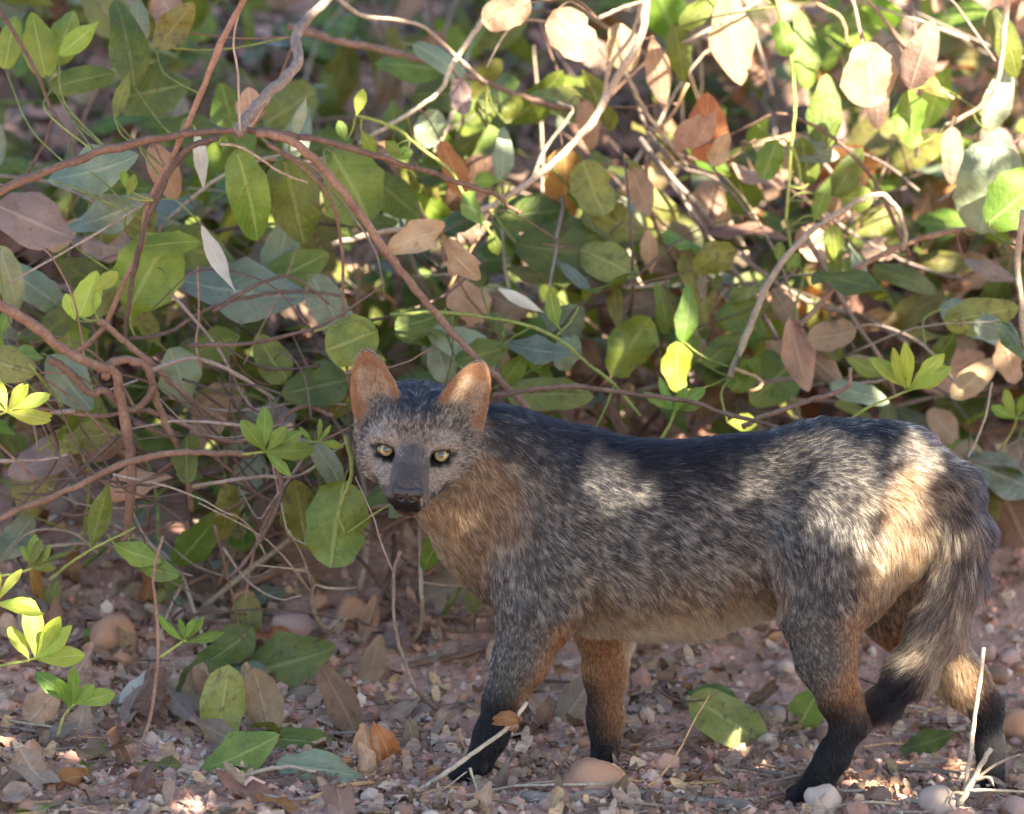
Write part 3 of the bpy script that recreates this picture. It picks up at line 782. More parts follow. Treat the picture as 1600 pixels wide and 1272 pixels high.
r_leaves = [
    LF('round', 'tan', 1360, 118, 105, -80, .50, 1.05, (.3, .3)), LF('round', 'grey', 1548, 292, 150, 78, .46, .9, (.2, .1)), LF('round', 'bright', 1590, 310, 125, 40, .40, .9, (.2, .5)),
    LF('ovate', 'bright', 1078, 490, 95, 75, .42, .95, (.5, 0)), LF('round', 'yellow', 1056, 572, 84, 95, .42, .8, (.3, .2)), LF('round', 'tan', 1300, 525, 80, 8, .44, .85, (.2, .3)),
    LF('ovate', 'tan', 1245, 555, 120, -80, .46, .8, (.3, .1)), LF('ovate', 'drab', 1280, 570, 100, -40, .5, .8), LF('round', 'tan', 1575, 562, 80, 110, .46, .85, (.3, .1)),
    LF('ovate', 'tan', 1525, 590, 100, 40, .50, 1.0, (.2, .2)), LF('ovate', 'grey', 1345, 612, 100, -10, .46, .8, (.1, .6)), LF('ovate', 'blue', 1535, 500, 140, -15, .60, 1.0, (.1, .7)),
    LF('ovate', 'mauve', 1545, 425, 90, -25, .56, .6, (.2, .4)), LF('ovate', 'green', 1470, 555, 90, 60, .58, .8), LF('ovate', 'tan', 1140, 60, 150, -85, .66, .9, (.4, 0)),
    LF('ovate', 'green', 1262, 75, 130, 90, .70, .8, (.3, .1)), LF('ovate', 'green', 1290, 175, 120, 85, .64, .9, (.2, .2)), LF('round', 'green', 1420, 185, 95, 100, .58, .8, (.4, .1)),
    LF('ovate', 'drab', 1490, 245, 95, -85, .56, .8, (.3, 0)), LF('ovate', 'tan', 1240, 240, 130, -12, .66, .8, (.1, .4)), LF('ovate', 'grey', 1270, 235, 90, -5, .62, .9, (.1, .4)),
    LF('lance', 'tan', 1075, 205, 80, 60, .56, 1.5, (.4, .2)), LF('lance', 'tan', 1100, 200, 76, 62, .56, 1.5, (.4, .2)), LF('ovate', 'tan', 1125, 232, 60, 70, .56, 1.0, (.4, .2)),
    LF('ovate', 'rust', 1105, 200, 110, 90, .62, 1.0), LF('ovate', 'drab', 1000, 478, 100, 20, .56, .8, (.1, .4)), LF('ovate', 'drab', 1085, 430, 80, 110, .58, .9), LF('lance', 'tan', 1015, 395, 80, -85, .56, 1.4),
    LF('ovate', 'tan', 1000, 300, 80, -70, .6), LF('ovate', 'drab', 1370, 160, 110, -85, .66, .9), LF('lance', 'olive', 1450, 130, 80, -40, .54, 1.1), LF('ovate', 'grey', 1565, 150, 120, 70, .6, .9, (.3, .2)), LF('ovate', 'green', 1580, 70, 130, -60, .58, .9, (.2, .4)),
    LF('ovate', 'green', 1130, 545, 80, 40, .5), LF('ovate', 'bright', 1165, 585, 70, 50, .5), LF('ovate', 'dark', 1420, 430, 120, -10, .62, .8, (.1, .5)), LF('bud', 'yellow', 1160, 660, 50, 0, .4, 1.4), LF('ovate', 'drab', 1225, 480, 70, 120, .56),
]
for i in range(40):
    px = rt_.uniform(820, 1640); py = rt_.uniform(60, 640); Lx = rt_.uniform(120, 360); a = rt_.gauss(-.7, .5) + rt_.choice((0, 3.14, 1.5)); Y0 = rt_.uniform(.55, 1.0)
    bow = rt_.gauss(0, 30)
    r_stems.append((px_line([(px, py), (px + Lx * .35 * math.cos(a) + bow * .3, py - Lx * .35 * math.sin(a) - bow), (px + Lx * .7 * math.cos(a), py - Lx * .7 * math.sin(a) - bow), (px + Lx * math.cos(a), py - Lx * math.sin(a) + bow * .4)], (Y0, Y0 + rt_.uniform(-.05, .12))), rt_.uniform(1.2, 3.6) * mm, rt_.uniform(.8, 1.6) * mm, rt_.choice(('brown', 'brown', 'grey', 'grey', 'pale'))))
rt, rt_l = shrub('bent_shrub', 'bent pale stems holding round tan leaves behind the back of the fox', 'shrub', gpt(.32, .75), r_stems, r_leaves, 'pale')
# horizontal bare sticks behind the fox's back
shrub('bare_branch', 'long bare pinkish branch lying level just above the fox\'s back', 'branch', at(1215, 668, .2), [(px_line([(770, 618), (850, 607), (900, 604), (1000, 617), (1080, 629), (1130, 645), (1215, 668), (1260, 690)], .2), 3.6 * mm, 2.6 * mm, 'brown')], [], 'brown')
shrub('bare_branch', 'short bare branch with an upturned tip above the fox\'s hips', 'branch', at(1180, 658, .24), [(px_line([(1160, 668), (1190, 652), (1250, 630), (1310, 612), (1326, 600), (1328, 575)], .24), 3.4 * mm, 2.4 * mm, 'brown'), (px_line([(1240, 634), (1252, 655)], .24), 1.8 * mm, 1.2 * mm, 'brown')], [], 'brown')
shrub('dead_sapling', 'straight brown dead sapling slanting down past the leafy litter at the bank\'s edge', 'sapling', at(-10, 10, .3), [(px_line([(-30, -20), (0, 15), (55, 110), (80, 170), (108, 215), (118, 258)], .30), 3.4 * mm, 1.6 * mm, 'dark'), (px_line([(82, 185), (70, 225), (42, 270)], .30), 2.6 * mm, 2.0 * mm, 'dark')], [], 'dark')

# ---- sprouts
def sprout(label, px, py, n, L, Y, up=85, spread=120, mat='yellow', wide=1.0, seed=0, stem=None):
    rg = random.Random(seed)
    b = at(px, py, Y)
    t = empty('sprout', b); tag(t, label, 'sprout')
    s = Stem(); g = stem or [(px, py), (px - 8, py + 22), (px - 26, py + 52)]
    s.add(px_line(g, (Y, Y + .02)), 1.6 * mm, 1.9 * mm, 6); s.build('stem', BM['lime'], t)
    for i in range(n):
        a = math.radians(up + spread * (i / max(1, n - 1) - .5) + rg.uniform(-10, 10))
        x = Vector((math.cos(a), rg.uniform(-.5, .3), math.sin(a)))
        nn = Vector((-math.cos(a) * .8 + rg.uniform(-.6, .6), -1, rg.uniform(-.1, .9)))
        b2 = b + (px_line(g, Y)[1] - b) * (.5 * rg.random())
        leaf_obj('bud', mat, b2, x, nn, L * M1 * rg.uniform(.6, 1.15), t, rg, wide * .68)
    return t
sprout('bright sprout of pointed leaves beside the rounded orange stone', 60, 1028, 6, 100, -.06, 60, 100, 'yellow', 1.15, 1, [(60, 1028), (30, 1035), (-30, 1045)])
sprout('lime sprout with a fan of narrow buds on the gnarled stem', 18, 640, 8, 78, .06, 60, 170, 'yellow', 1.0, 2, [(18, 640), (0, 648), (-40, 670)])
sprout('small pale green sprout hanging at the tip of the level branch', 420, 705, 6, 90, .10, 40, 150, 'bright', 1.15, 3, [(420, 705), (400, 708), (380, 710)])
sprout('tiny lime sprout with small leaves beside the chin of the fox', 500, 690, 4, 50, .12, 60, 130, 'bright', 1.0, 4, [(500, 690), (470, 692), (430, 700)])
sprout('small fresh green sprout standing in front of the dead stalk', 290, 1000, 5, 62, -.04, 75, 140, 'bright', 1.0, 5, [(290, 1000), (275, 1010), (250, 1028)])
sprout('ragged pale sprout above the curled tan leaf', 115, 1100, 5, 72, -.10, 70, 120, 'bright', 1.25, 6, [(115, 1100), (100, 1120), (90, 1150)])
sprout('pale green sprout near the slanting green stalk', 55, 885, 5, 62, .02, 65, 110, 'green', 1.1, 7, [(55, 885), (30, 895), (0, 900)])
sprout('sunlit lime sprout rising above the hips of the fox', 1425, 608, 6, 78, .28, 75, 120, 'yellow', 1.0, 8, [(1425, 608), (1400, 618), (1350, 640), (1330, 655)])
sprout('small leafy sprout by the stems behind the neck of the fox', 1055, 640, 5, 60, .34, 80, 140, 'bright', 1.1, 9)
sprout('yellow sprout at the edge of the litter under the level branch', -5, 935, 5, 80, -.08, 50, 120, 'yellow', .7, 10)
sprout('green sprout on the red slope behind the tail', 1590, 650, 4, 70, .5, 90, 140, 'bright', 1.2, 11)
s_t = empty('green_stalk', at(70, 905, .02)); tag(s_t, 'straight green stalk slanting over the litter', 'stalk')
s_ = Stem(); s_.add(px_line([(78, 905), (110, 880), (150, 855), (212, 824)], (.02, -.02)), 2.2 * mm, 1.6 * mm, 6); s_.build('stem', BM['green'], s_t)

# ------------------------------------------------------------------ the shrubs behind, stem by stem and leaf by leaf
PAL_L = ['green'] * 8 + ['dark'] * 7 + ['olive'] * 6 + ['grey'] * 3 + ['blue'] * 2 + ['mauve'] * 1 + ['bright'] * 3 + ['tan'] * 2 + ['drab'] * 2 + ['brown'] * 2
PAL_R = ['green'] * 4 + ['dark'] * 3 + ['olive'] * 4 + ['grey'] * 2 + ['blue'] * 1 + ['bright'] * 3 + ['tan'] * 8 + ['drab'] * 6 + ['brown'] * 4 + ['rust'] * 2
def wild_shrub(label, x, y, nst, nlf, pal, hgt, seed, lean=(0, 0), spread=1.0):
    rg = random.Random(seed)
    b = gpt(x, y)
    t = empty('leafy_shrub', b); tag(t, label, 'shrub', 'leafy shrubs of the thicket')
    lines = []
    for i in range(nst):
        az = rg.uniform(0, 6.28)
        d = Vector((math.cos(az) * .8 * spread + lean[0], math.sin(az) * .55 - .25 + lean[1], rg.uniform(.5, 1.5)))
        d.normalize()
        L = hgt * rg.uniform(.7, 1.4)
        p = b + Vector((rg.uniform(-.06, .06), rg.uniform(-.06, .06), 0))
        pts = [p.copy()]
        ns_ = 7
        for k in range(ns_):
            d = d + Vector((rg.gauss(0, .26), rg.gauss(0, .22), rg.gauss(-.13, .2)))
            d.normalize()
            p = p + d * (L / ns_)
            g = gz(p.x, p.y) + .015
            if p.z < g: p.z = g; d.z = abs(d.z) * .5
            # keep the stems from crossing in front of the fox
            lim = (.45 if p.x > .1 else .30) if p.x > -.22 else .14
            if p.y < lim: p.y = lim + rg.uniform(0, .05); d.y = abs(d.y)
            pts.append(p.copy())
        r0 = rg.uniform(2.2, 4.6) * mm
        s = Stem(); C = s.add(pts, r0, r0 * .4, 6, 4, .12, rg)
        for q in range(rg.randint(1, 3)):                       # twigs
            i0 = rg.randint(len(C) // 3, len(C) - 3)
            dd = (C[i0 + 1] - C[i0]).normalized() + Vector((rg.gauss(0, .7), rg.gauss(0, .5), rg.gauss(0, .6)))
            dd.normalize(); tl = rg.uniform(.08, .26)
            e = C[i0] + dd * tl
            e.y = max(e.y, .12)
            s.add([C[i0], C[i0].lerp(e, .5) + Vector((rg.gauss(0, .015), rg.gauss(0, .01), rg.gauss(0.01, .015))), e], r0 * .45, r0 * .2, 5, 3, .12, rg)
        bo = s.build('branch', BM[rg.choice(('brown', 'brown', 'grey', 'grey', 'dark', 'pale', 'green'))], t)
        lines += [q + (bo,) for q in s.line[len(C) // 4:]]
    for i in range(nlf):
        c, dr, r, bo = rg.choice(lines)
        if c.z < gz(c.x, c.y) + (.16 if y < .75 else .05): continue
        x_ = dr * .5 + Vector((rg.gauss(0, .7), rg.gauss(-.25, .5), rg.gauss(-.1, .6)))
        n = Vector((rg.gauss(.1, .5), rg.gauss(-.75, .4), rg.gauss(.65, .4)))
        mat = rg.choice(pal)
        kind = rg.choice(('ovate', 'ovate', 'ovate', 'round', 'lance')) if mat not in ('tan', 'brown', 'drab', 'rust') else rg.choice(('ovate', 'round', 'dry', 'round'))
        L = rg.uniform(.05, .118) * (.8 if kind == 'round' else 1)
        leaf_obj(kind, mat, c, x_, n, L, bo, rg, rg.uniform(.85, 1.15))
    return t
SHR = [
    ('low leafy shrub with grey-green leaves under the arching branch', -.42, .48, 10, 55, PAL_L, .55, 1),
    ('dark leafy shrub filling the gap under the arch beside the fox\'s ear', -.16, .46, 10, 60, PAL_L, .5, 2),
    ('shrub with broad dark leaves behind the gnarled stem', -.66, .55, 10, 60, PAL_L, .6, 3),
    ('mixed shrub of green leaves and bare stems behind the pale vine', .05, .80, 9, 75, PAL_L, .6, 4),
    ('shrub with drying tan and green leaves above the fox\'s back', .30, .95, 9, 70, PAL_R, .6, 5),
    ('shrub heavy with tan dead leaves above the fox\'s hips', .55, 1.05, 9, 70, PAL_R, .6, 6),
    ('shrub of tan and green leaves beyond the tail of the fox', .86, 1.15, 8, 60, PAL_R, .6, 7),
    ('tall green shrub on the bank behind the arching branch', -.50, .95, 9, 85, PAL_L, .7, 8),
    ('tall shrub on the bank behind the lime-green shoot', -.12, 1.0, 9, 85, PAL_L, .7, 9),
    ('tall drying shrub on the bank behind the climbing vine', .28, 1.12, 9, 85, PAL_R, .7, 10),
    ('tall tan-leaved shrub on the bank behind the bent stems', .62, 1.2, 9, 85, PAL_R, .7, 11),
    ('outlying leafy shrub past the gnarled stem', -.98, .6, 8, 60, PAL_L, .6, 12),
    ('outlying drying shrub past the round tan leaves', 1.08, 1.05, 8, 60, PAL_R, .6, 13),
    ('upper shrub on the crest of the bank behind all the green leaves', -.30, 1.55, 9, 85, PAL_L, .7, 14),
    ('upper shrub on the crest of the bank among tan leaves', .45, 1.65, 9, 85, PAL_R, .7, 15),
    ('upper outlying shrub on the crest behind the dark leaves', -.95, 1.4, 8, 70, PAL_L, .7, 16),
    ('upper outlying shrub on the crest behind the dry leaves', 1.15, 1.6, 8, 70, PAL_R, .7, 17),
    ('broad-leaved shrub crowding the space behind the arching stems', -.30, .72, 8, 110, PAL_L, .55, 18),
    ('broad-leaved shrub crowding the space behind the knotted stem', -.72, .80, 8, 110, PAL_L, .6, 19),
    ('shadowy shrub of olive leaves behind the fox\'s ears', -.02, .86, 8, 110, PAL_L, .6, 20),
    ('tangled shrub of mixed leaves behind the curving vine', .14, 1.05, 8, 110, PAL_R, .6, 21),
    ('tangled shrub of mixed leaves behind the hanging lime vine', .42, 1.15, 8, 110, PAL_R, .6, 22),
    ('tangled shrub of mixed leaves behind the hooked stem', .72, 1.2, 8, 110, PAL_R, .6, 23),
    ('crest shrub with thick green foliage over the dead sapling', -.66, 1.25, 9, 110, PAL_L, .7, 24),
    ('crest shrub with thick foliage over the lime shoot', -.12, 1.3, 9, 110, PAL_L, .7, 25),
    ('crest shrub with thick dry foliage over the round tan leaves', .30, 1.4, 9, 110, PAL_R, .7, 26),
    ('crest shrub with thick dry foliage over the hooked stem', .78, 1.45, 9, 110, PAL_R, .7, 27),
    ('far shrub on the crest behind the bent pinkish stems', -.55, 1.75, 9, 115, PAL_L, .65, 28),
    ('far shrub on the crest behind the bud of the lime shoot', -.05, 1.8, 9, 115, PAL_L, .65, 29),
    ('far shrub on the crest behind the lit dry leaves', .40, 1.95, 9, 115, PAL_R, .65, 30),
    ('far shrub on the crest behind the hooked pale stem', .85, 1.9, 9, 115, PAL_R, .65, 31),
    ('far shrub on the crest over the outlying dark leaves', -.95, 1.85, 9, 115, PAL_L, .65, 32),
]
for a in SHR: wild_shrub(*a)

# ---- mould of dead leaves under the thicket: nobody could count it
def leaf_mould(n):
    r = np.random.default_rng(12)
    Vt, Ft, _u = leaf_np(shape='ovate', fold=.4, curl=.8, twist=.4, wave=.2, wid=.5, nu=4, nv=2, seed=4)
    Vt = np.array(Vt) - [.5, 0, 0]; Ft = np.array(Ft)
    V = []; F = []; C = []
    pal = np.array([(.12, .075, .05), (.17, .11, .075), (.22, .155, .115), (.08, .05, .035), (.26, .17, .11), (.10, .10, .035)])
    k = 0
    for i in range(n):
        x = r.uniform(-1.7, 1.7); y = r.uniform(.30, 2.8)
        if y < (1.0 if x > -.1 else .72) + .3 * r.random(): continue
        nm = np.array([r.normal(0, .4), r.normal(-.35, .4), 1]); nm /= np.linalg.norm(nm)
        a = r.normal(0, 1, 3); a -= nm * (a @ nm); a /= np.linalg.norm(a); b = np.cross(nm, a)
        L = r.uniform(.04, .10)
        p = np.array([x, y, gz(x, y) + r.uniform(.002, .02)])
        V.append(p + L * (Vt[:, :1] * a + Vt[:, 1:2] * b + Vt[:, 2:] * nm)); F.append(Ft + k); k += len(Vt)
        C.append(np.tile(np.append(pal[r.integers(len(pal))] * r.uniform(.7, 1.25), 1), (len(Vt), 1)))
    me = mesh_np('leaf_mould', np.concatenate(V), np.concatenate(F))
    at_ = me.attributes.new('mould', 'FLOAT_COLOR', 'POINT'); at_.data.foreach_set('color', np.concatenate(C).astype(np.float32).ravel())
    m = N('leaf_mould'); q = m.n('Attribute', attribute_name='mould'); m.l(q, 0, m.b, 'Base Color'); m.b.inputs['Roughness'].default_value = .8
    tag(link('leaf_mould', me, m.m), 'dark mould of rotting leaves covering the bank under the shrubs', 'litter', kind='stuff')
leaf_mould(8500)
# ================================================================== UNSEEN TREE ADDED TO SHADE AND DAPPLE THE PLACE (above and behind the camera's right shoulder)
SX = Vector((0, 0, 1)).cross(SUN_DIR).normalized(); SY = SUN_DIR.cross(SX)
def s2(p): p = Vector(p); return (p.dot(SX), p.dot(SY))
gaps = []                                            # (s, t, radius): openings cut in the crown to aim sun at chosen spots
def gap(px, py, Y, r):
    a = s2(at(px, py, Y)); gaps.append((a[0], a[1], r * M1))
for g in ((962, 722, -.07, 30), (1000, 748, -.08, 26), (1175, 742, -.09, 20), (1218, 722, -.09, 24), (1245, 698, -.08, 22), (1312, 690, -.08, 28), (1335, 718, -.09, 22),
          (1442, 690, -.08, 24), (1468, 712, -.08, 20), (1300, 795, -.12, 24), (1335, 815, -.12, 20), (1402, 768, -.11, 22), (1425, 808, -.11, 28), (1395, 852, -.12, 18),
          (1482, 850, -.1, 24), (1475, 905, -.11, 18), (1425, 1020, -.11, 20), (1500, 1062, .03, 22), (1515, 1090, .03, 14), (728, 615, -.065, 22), (680, 858, -.05, 9),
          (1528, 1120, -.13, 26), (1520, 1240, -.13, 16), (1600, 1130, 0, 20)): gap(*g)
for g in ((893, 55, .46, 44), (785, 18, .48, 34), (1360, 125, .5, 48), (1590, 310, .4, 48), (1078, 490, .42, 36), (1056, 575, .42, 34), (1300, 530, .44, 26), (1440, 575, .28, 34),
          (1000, 60, .6, 40), (930, 190, .55, 30), (870, 250, .55, 26), (480, 20, .42, 22), (660, 225, .38, 26), (720, 300, .38, 22), (562, 160, .36, 16), (1085, 205, .56, 30), (1120, 235, .56, 26),
          (740, 395, .40, 18), (690, 450, .40, 20), (655, 470, .3, 14), (1235, 60, .55, 22), (1240, 180, .55, 26), (1245, 270, .55, 22), (1260, 365, .47, 26), (1345, 320, .46, 26), (1400, 320, .46, 20),
          (1575, 90, .56, 50), (1550, 160, .56, 30), (1450, 125, .55, 30), (1500, 190, .58, 26), (1420, 190, .58, 34), (1290, 170, .64, 30), (1140, 20, .66, 40), (1240, 215, .66, 26), (1600, 430, .3, 24), (1160, 660, .4, 16), (1180, 480, .45, 20), (1220, 410, .45, 16), (1575, 545, .46, 16),
          (640, 40, .5, 20), (970, 10, .5, 22), (1060, 20, .6, 26), (700, 110, .6, 16), (60, 960, -.06, 34), (30, 600, .06, 26), (10, 860, -.1, 22), (148, 985, .02, 10), (70, 1085, -.1, 14)): gap(*g)
for px, py, r in ((1560, 790, 26), (1580, 820, 18), (205, 1052, 8), (300, 1262, 14), (560, 1035, 10), (110, 1185, 10), (1500, 1200, 12)):
    p = at_ground(px, py); a = s2(p); gaps.append((a[0], a[1], r * M1))
rc = random.Random(31)
for i in range(150):
    gap(rc.uniform(860, 1640), rc.uniform(-60, 560) * rc.uniform(.4, 1), rc.uniform(.6, 1.3), rc.uniform(12, 40))
for i in range(12):
    gap(rc.uniform(-100, 860), rc.uniform(-80, 260), rc.uniform(.5, 1.2), rc.uniform(8, 18))
NF = 24                                              # the first ones fall on the fox
keepc = [s2(at(px, py, -.11)) for px in (570, 610, 650, 690, 730) for py in (600, 640, 680, 720, 770)] + [s2(at(px, py, -.08)) for px in (770, 830, 890, 1080) for py in (800, 860, 920, 1000)]
gaps = gaps[:NF] + [g for g in gaps[NF:] if min(math.hypot(g[0] - k[0], g[1] - k[1]) for k in keepc) > g[2] + .028]
GA = np.array(gaps)
def dapple_canopy():
    r = np.random.default_rng(17)
    c = np.array([s2(q) for q in (at(-150, -150, 1.4), at(1750, -150, 1.4), at(-150, 1320, -.3), at(1750, 1320, -.3), at(-150, 500, .3), at(1750, 500, .3))])
    lo = c.min(0) - .12; hi = c.max(0) + .12
    Vs = []; Fs = []
    k = 0
    area = (hi - lo).prod()
    tmpl = np.array([(0, 0, 0), (.3, .26, .04), (.3, -.26, .04), (.7, .22, 0), (.7, -.22, 0), (1, 0, -.08)]) - [.5, 0, 0]
    tf = np.array([(0, 2, 1, 1), (1, 2, 4, 3), (3, 4, 5, 5)])
    sx = np.array(SX); sy = np.array(SY); sd = np.array(SUN_DIR)
    for L, dens, marg in ((.13, 1500, .042), (.06, 4200, .019), (.03, 5200, .009)):
        n = int(area * dens)
        P = lo + (hi - lo) * r.random((n, 2))
        d = np.sqrt(((P[:, None, :] - GA[None, :, :2]) ** 2).sum(2)) - GA[None, :, 2]
        P = P[d.min(1) > marg]  # leaves left out along the sun lines, shaping the dapples
        if L < .1:                                     # small leaves only near the openings
            dm = np.sqrt(((P[:, None, :] - GA[None, :, :2]) ** 2).sum(2)) - GA[None, :, 2]
            P = P[dm.min(1) < (.12 if L > .05 else .05)]
        n = len(P)
        dep = r.uniform(2.2, 3.0, n)
        nrm = sd + r.normal(0, .45, (n, 3)); nrm /= np.linalg.norm(nrm, axis=1, keepdims=True)
        a = r.normal(0, 1, (n, 3)); a -= nrm * (a * nrm).sum(1, keepdims=True); a /= np.linalg.norm(a, axis=1, keepdims=True)
        b = np.cross(nrm, a)
        C = P[:, :1] * sx + P[:, 1:] * sy + dep[:, None] * sd
        # the crown stays clear of the open air over the clearing
        low = C[:, 2] < 1.35 + .12 * np.maximum(C[:, 1], 0)
        C[low] += sd * ((1.40 + .12 * np.maximum(C[low, 1], 0) - C[low, 2]) / sd[2])[:, None]
        l = L * r.uniform(.8, 1.25, n)
        V = C[:, None] + l[:, None, None] * (tmpl[None, :, :1] * a[:, None] + tmpl[None, :, 1:2] * b[:, None] + tmpl[None, :, 2:] * nrm[:, None])
        Vs.append(V.reshape(-1, 3)); Fs.append((tf[None] + (np.arange(n) * 6)[:, None, None]).reshape(-1, 4) + k); k += n * 6
    V = np.concatenate(Vs); F = np.concatenate(Fs)
    tri = np.concatenate([F[:, :3], F[F[:, 2] != F[:, 3]][:, [0, 2, 3]]])
    return V, tri
cV, cF = dapple_canopy()
trunk_base = gpt(2.7, -2.2, -.1)
tree = empty('added_shade_tree', trunk_base); tag(tree, 'unseen leafy tree added to shade the clearing, its crown opened to dapple the fox', 'tree')
cm = N('crown_leaf'); cm.b.inputs['Base Color'].default_value = (.06, .10, .022, 1); cm.b.inputs['Roughness'].default_value = .5
cr = link('crown', mesh_np('crown', cV, cF), cm.m, tree); cr['kind'] = 'stuff'
cc = cV.mean(0)
s_ = Stem(); s_.add([trunk_base, trunk_base + Vector((.05, .05, 1.0)), trunk_base + Vector((-.1, .1, 2.0)), Vector((2.3, -1.9, 3.2))], .11, .06, 12, 6, .04); s_.build('trunk', BM['grey'], tree)
for k in range(9):
    e = Vector(cV[rc.randrange(len(cV))]); b0 = trunk_base + Vector((-.1, .1, 1.9 + .12 * k))
    s_ = Stem(); s_.add([b0, b0.lerp(e, .5) + Vector((0, 0, .2)), e], .03, .008, 7, 5, .05, rc); s_.build('limb', BM['grey'], tree)
# ================================================================== THE FOX
def W(px, py, Y):
    return np.array(at(px, py, Y))

# ---- head frame: (right, up, forward) in photo pixels around the middle of the skull
HEAD0 = W(649, 691, -0.075)
_yaw, _pit, _rol = math.radians(3.5), math.radians(10), math.radians(5)
HF = np.array([-math.sin(_yaw) * math.cos(_pit), -math.cos(_yaw) * math.cos(_pit), -math.sin(_pit)])
_r = np.array([math.cos(_rol), 0, -math.sin(_rol)])
HR = _r - HF * _r.dot(HF); HR /= np.linalg.norm(HR)
HU = np.cross(HR, HF)
if HU[2] < 0: HU = -HU
HM = np.stack([HR, HU, HF], 1)                    # columns
def H(a, b, c):
    return HEAD0 + HM @ (np.array([a, b, c], float) * M1)

GS = 0.0021
GLO = np.array([at(525, 600, 0).x, -0.215, -0.075])
GHI = np.array([at(1585, 600, 0).x, 0.135, at(600, 520, 0).z])
GN = np.ceil((GHI - GLO) / GS).astype(int)
gx = (GLO[0] + GS * np.arange(GN[0])).astype(np.float32)
gy = (GLO[1] + GS * np.arange(GN[1])).astype(np.float32)
gzv = (GLO[2] + GS * np.arange(GN[2])).astype(np.float32)
SD = np.full(tuple(GN), 0.05, np.float32)

def _box(lo, hi):
    a = np.clip(np.floor((np.asarray(lo) - GLO) / GS).astype(int), 0, GN)
    b = np.clip(np.ceil((np.asarray(hi) - GLO) / GS).astype(int) + 1, 0, GN)
    return tuple(slice(i, j) for i, j in zip(a, b))

def _smin(sl, d, k):
    o = SD[sl]
    h = np.maximum(k - np.abs(o - d), 0) / k
    SD[sl] = np.minimum(o, d) - h * h * k * 0.25

def _scut(sl, d, k):
    o = SD[sl]; d = -d
    h = np.maximum(k - np.abs(o - d), 0) / k
    SD[sl] = np.maximum(o, d) + h * h * k * 0.25

def cone(a, b, ra, rb, s=1.0, k=0.02):
    """tapered capsule a..b (world, metres) with depth (y) squash s"""
    a = np.asarray(a, float); b = np.asarray(b, float)
    m = max(ra, rb) + k + 0.006
    sl = _box(np.minimum(a, b) - [m, m * max(s, .5), m], np.maximum(a, b) + [m, m * max(s, .5), m])
    X = gx[sl[0]][:, None, None] - a[0]; Y = (gy[sl[1]][None, :, None] - a[1]) / s; Z = gzv[sl[2]][None, None, :] - a[2]
    v = (b - a) / np.array([1, s, 1]); vv = float(v @ v) + 1e-12
    h = np.clip((X * v[0] + Y * v[1] + Z * v[2]) / vv, 0, 1)
    d = np.sqrt((X - h * v[0]) ** 2 + (Y - h * v[1]) ** 2 + (Z - h * v[2]) ** 2) - (ra + (rb - ra) * h)
    _smin(sl, (d * (0.5 + 0.5 * min(s, 1))).astype(np.float32), k)

def chain(pts, s=1.0, k=0.02, fur=0.0):
    """pts: (px, py, Y, radius px)"""
    for p, q in zip(pts[:-1], pts[1:]):
        cone(W(*p[:3]), W(*q[:3]), max(p[3] - fur, 5) * M1, max(q[3] - fur, 5) * M1, s, k)

def ell(c, r, cut=False, k=0.012, rot=0.0, cen=None):
    """ellipsoid in the head frame, px"""
    cw = H(*c)
    r = np.asarray(r, float) * M1
    m = r.max() + k + 0.004
    sl = _box(cw - m, cw + m)
    X = gx[sl[0]][:, None, None] - cw[0]; Y = gy[sl[1]][None, :, None] - cw[1]; Z = gzv[sl[2]][None, None, :] - cw[2]
    A = X * HR[0] + Y * HR[1] + Z * HR[2]
    B = X * HU[0] + Y * HU[1] + Z * HU[2]
    C = X * HF[0] + Y * HF[1] + Z * HF[2]
    if rot:
        cr, sr = math.cos(rot), math.sin(rot)
        A, B = A * cr + B * sr, -A * sr + B * cr
    k0 = np.sqrt((A / r[0]) ** 2 + (B / r[1]) ** 2 + (C / r[2]) ** 2)
    k1 = np.sqrt((A / r[0] ** 2) ** 2 + (B / r[1] ** 2) ** 2 + (C / r[2] ** 2) ** 2) + 1e-9
    d = (k0 * (k0 - 1) / k1).astype(np.float32)
    (_scut if cut else _smin)(sl, d, k)

def hcone(a, b, ra, rb, k=0.012):
    cone(H(*a), H(*b), ra * M1, rb * M1, 1.0, k)

# ---- trunk
FUR = 8
chain([(865, 812, 0.0, 146), (1000, 838, -0.008, 148), (1150, 822, -0.018, 138), (1290, 792, -0.026, 132), (1385, 790, -0.03, 126)], s=0.56, k=0.03, fur=FUR)
chain([(1385, 790, -0.03, 126), (1425, 812, -0.03, 98)], s=0.6, k=0.03, fur=FUR)
chain([(930, 915, 0.0, 78), (1080, 915, -0.01, 72), (1200, 880, -0.02, 66)], s=0.62, k=0.03, fur=FUR)
# neck and chest
chain([(870, 785, 0.0, 126), (775, 740, -0.02, 104), (705, 715, -0.05, 84)], s=0.66, k=0.03, fur=FUR)
chain([(835, 880, 0.0, 92), (770, 830, -0.02, 82), (690, 765, -0.06, 60)], s=0.7, k=0.03, fur=FUR)
chain([(815, 905, 0.005, 66), (800, 850, -0.005, 74)], s=0.8, k=0.03, fur=FUR)
# near foreleg
chain([(868, 800, -0.05, 88), (850, 900, -0.058, 82), (838, 960, -0.06, 62)], s=0.5, k=0.025, fur=FUR)
chain([(838, 960, -0.06, 60), (815, 1030, -0.06, 46), (788, 1092, -0.06, 34), (768, 1148, -0.06, 28), (750, 1188, -0.062, 27)], s=0.75, k=0.012, fur=4)
for dy, dx in ((-0.018, 0), (-0.006, -7), (0.006, -7), (0.018, 0)):
    chain([(745 + dx, 1196, -0.062 + dy, 15), (722 + dx, 1211, -0.064 + dy, 12)], k=0.006)
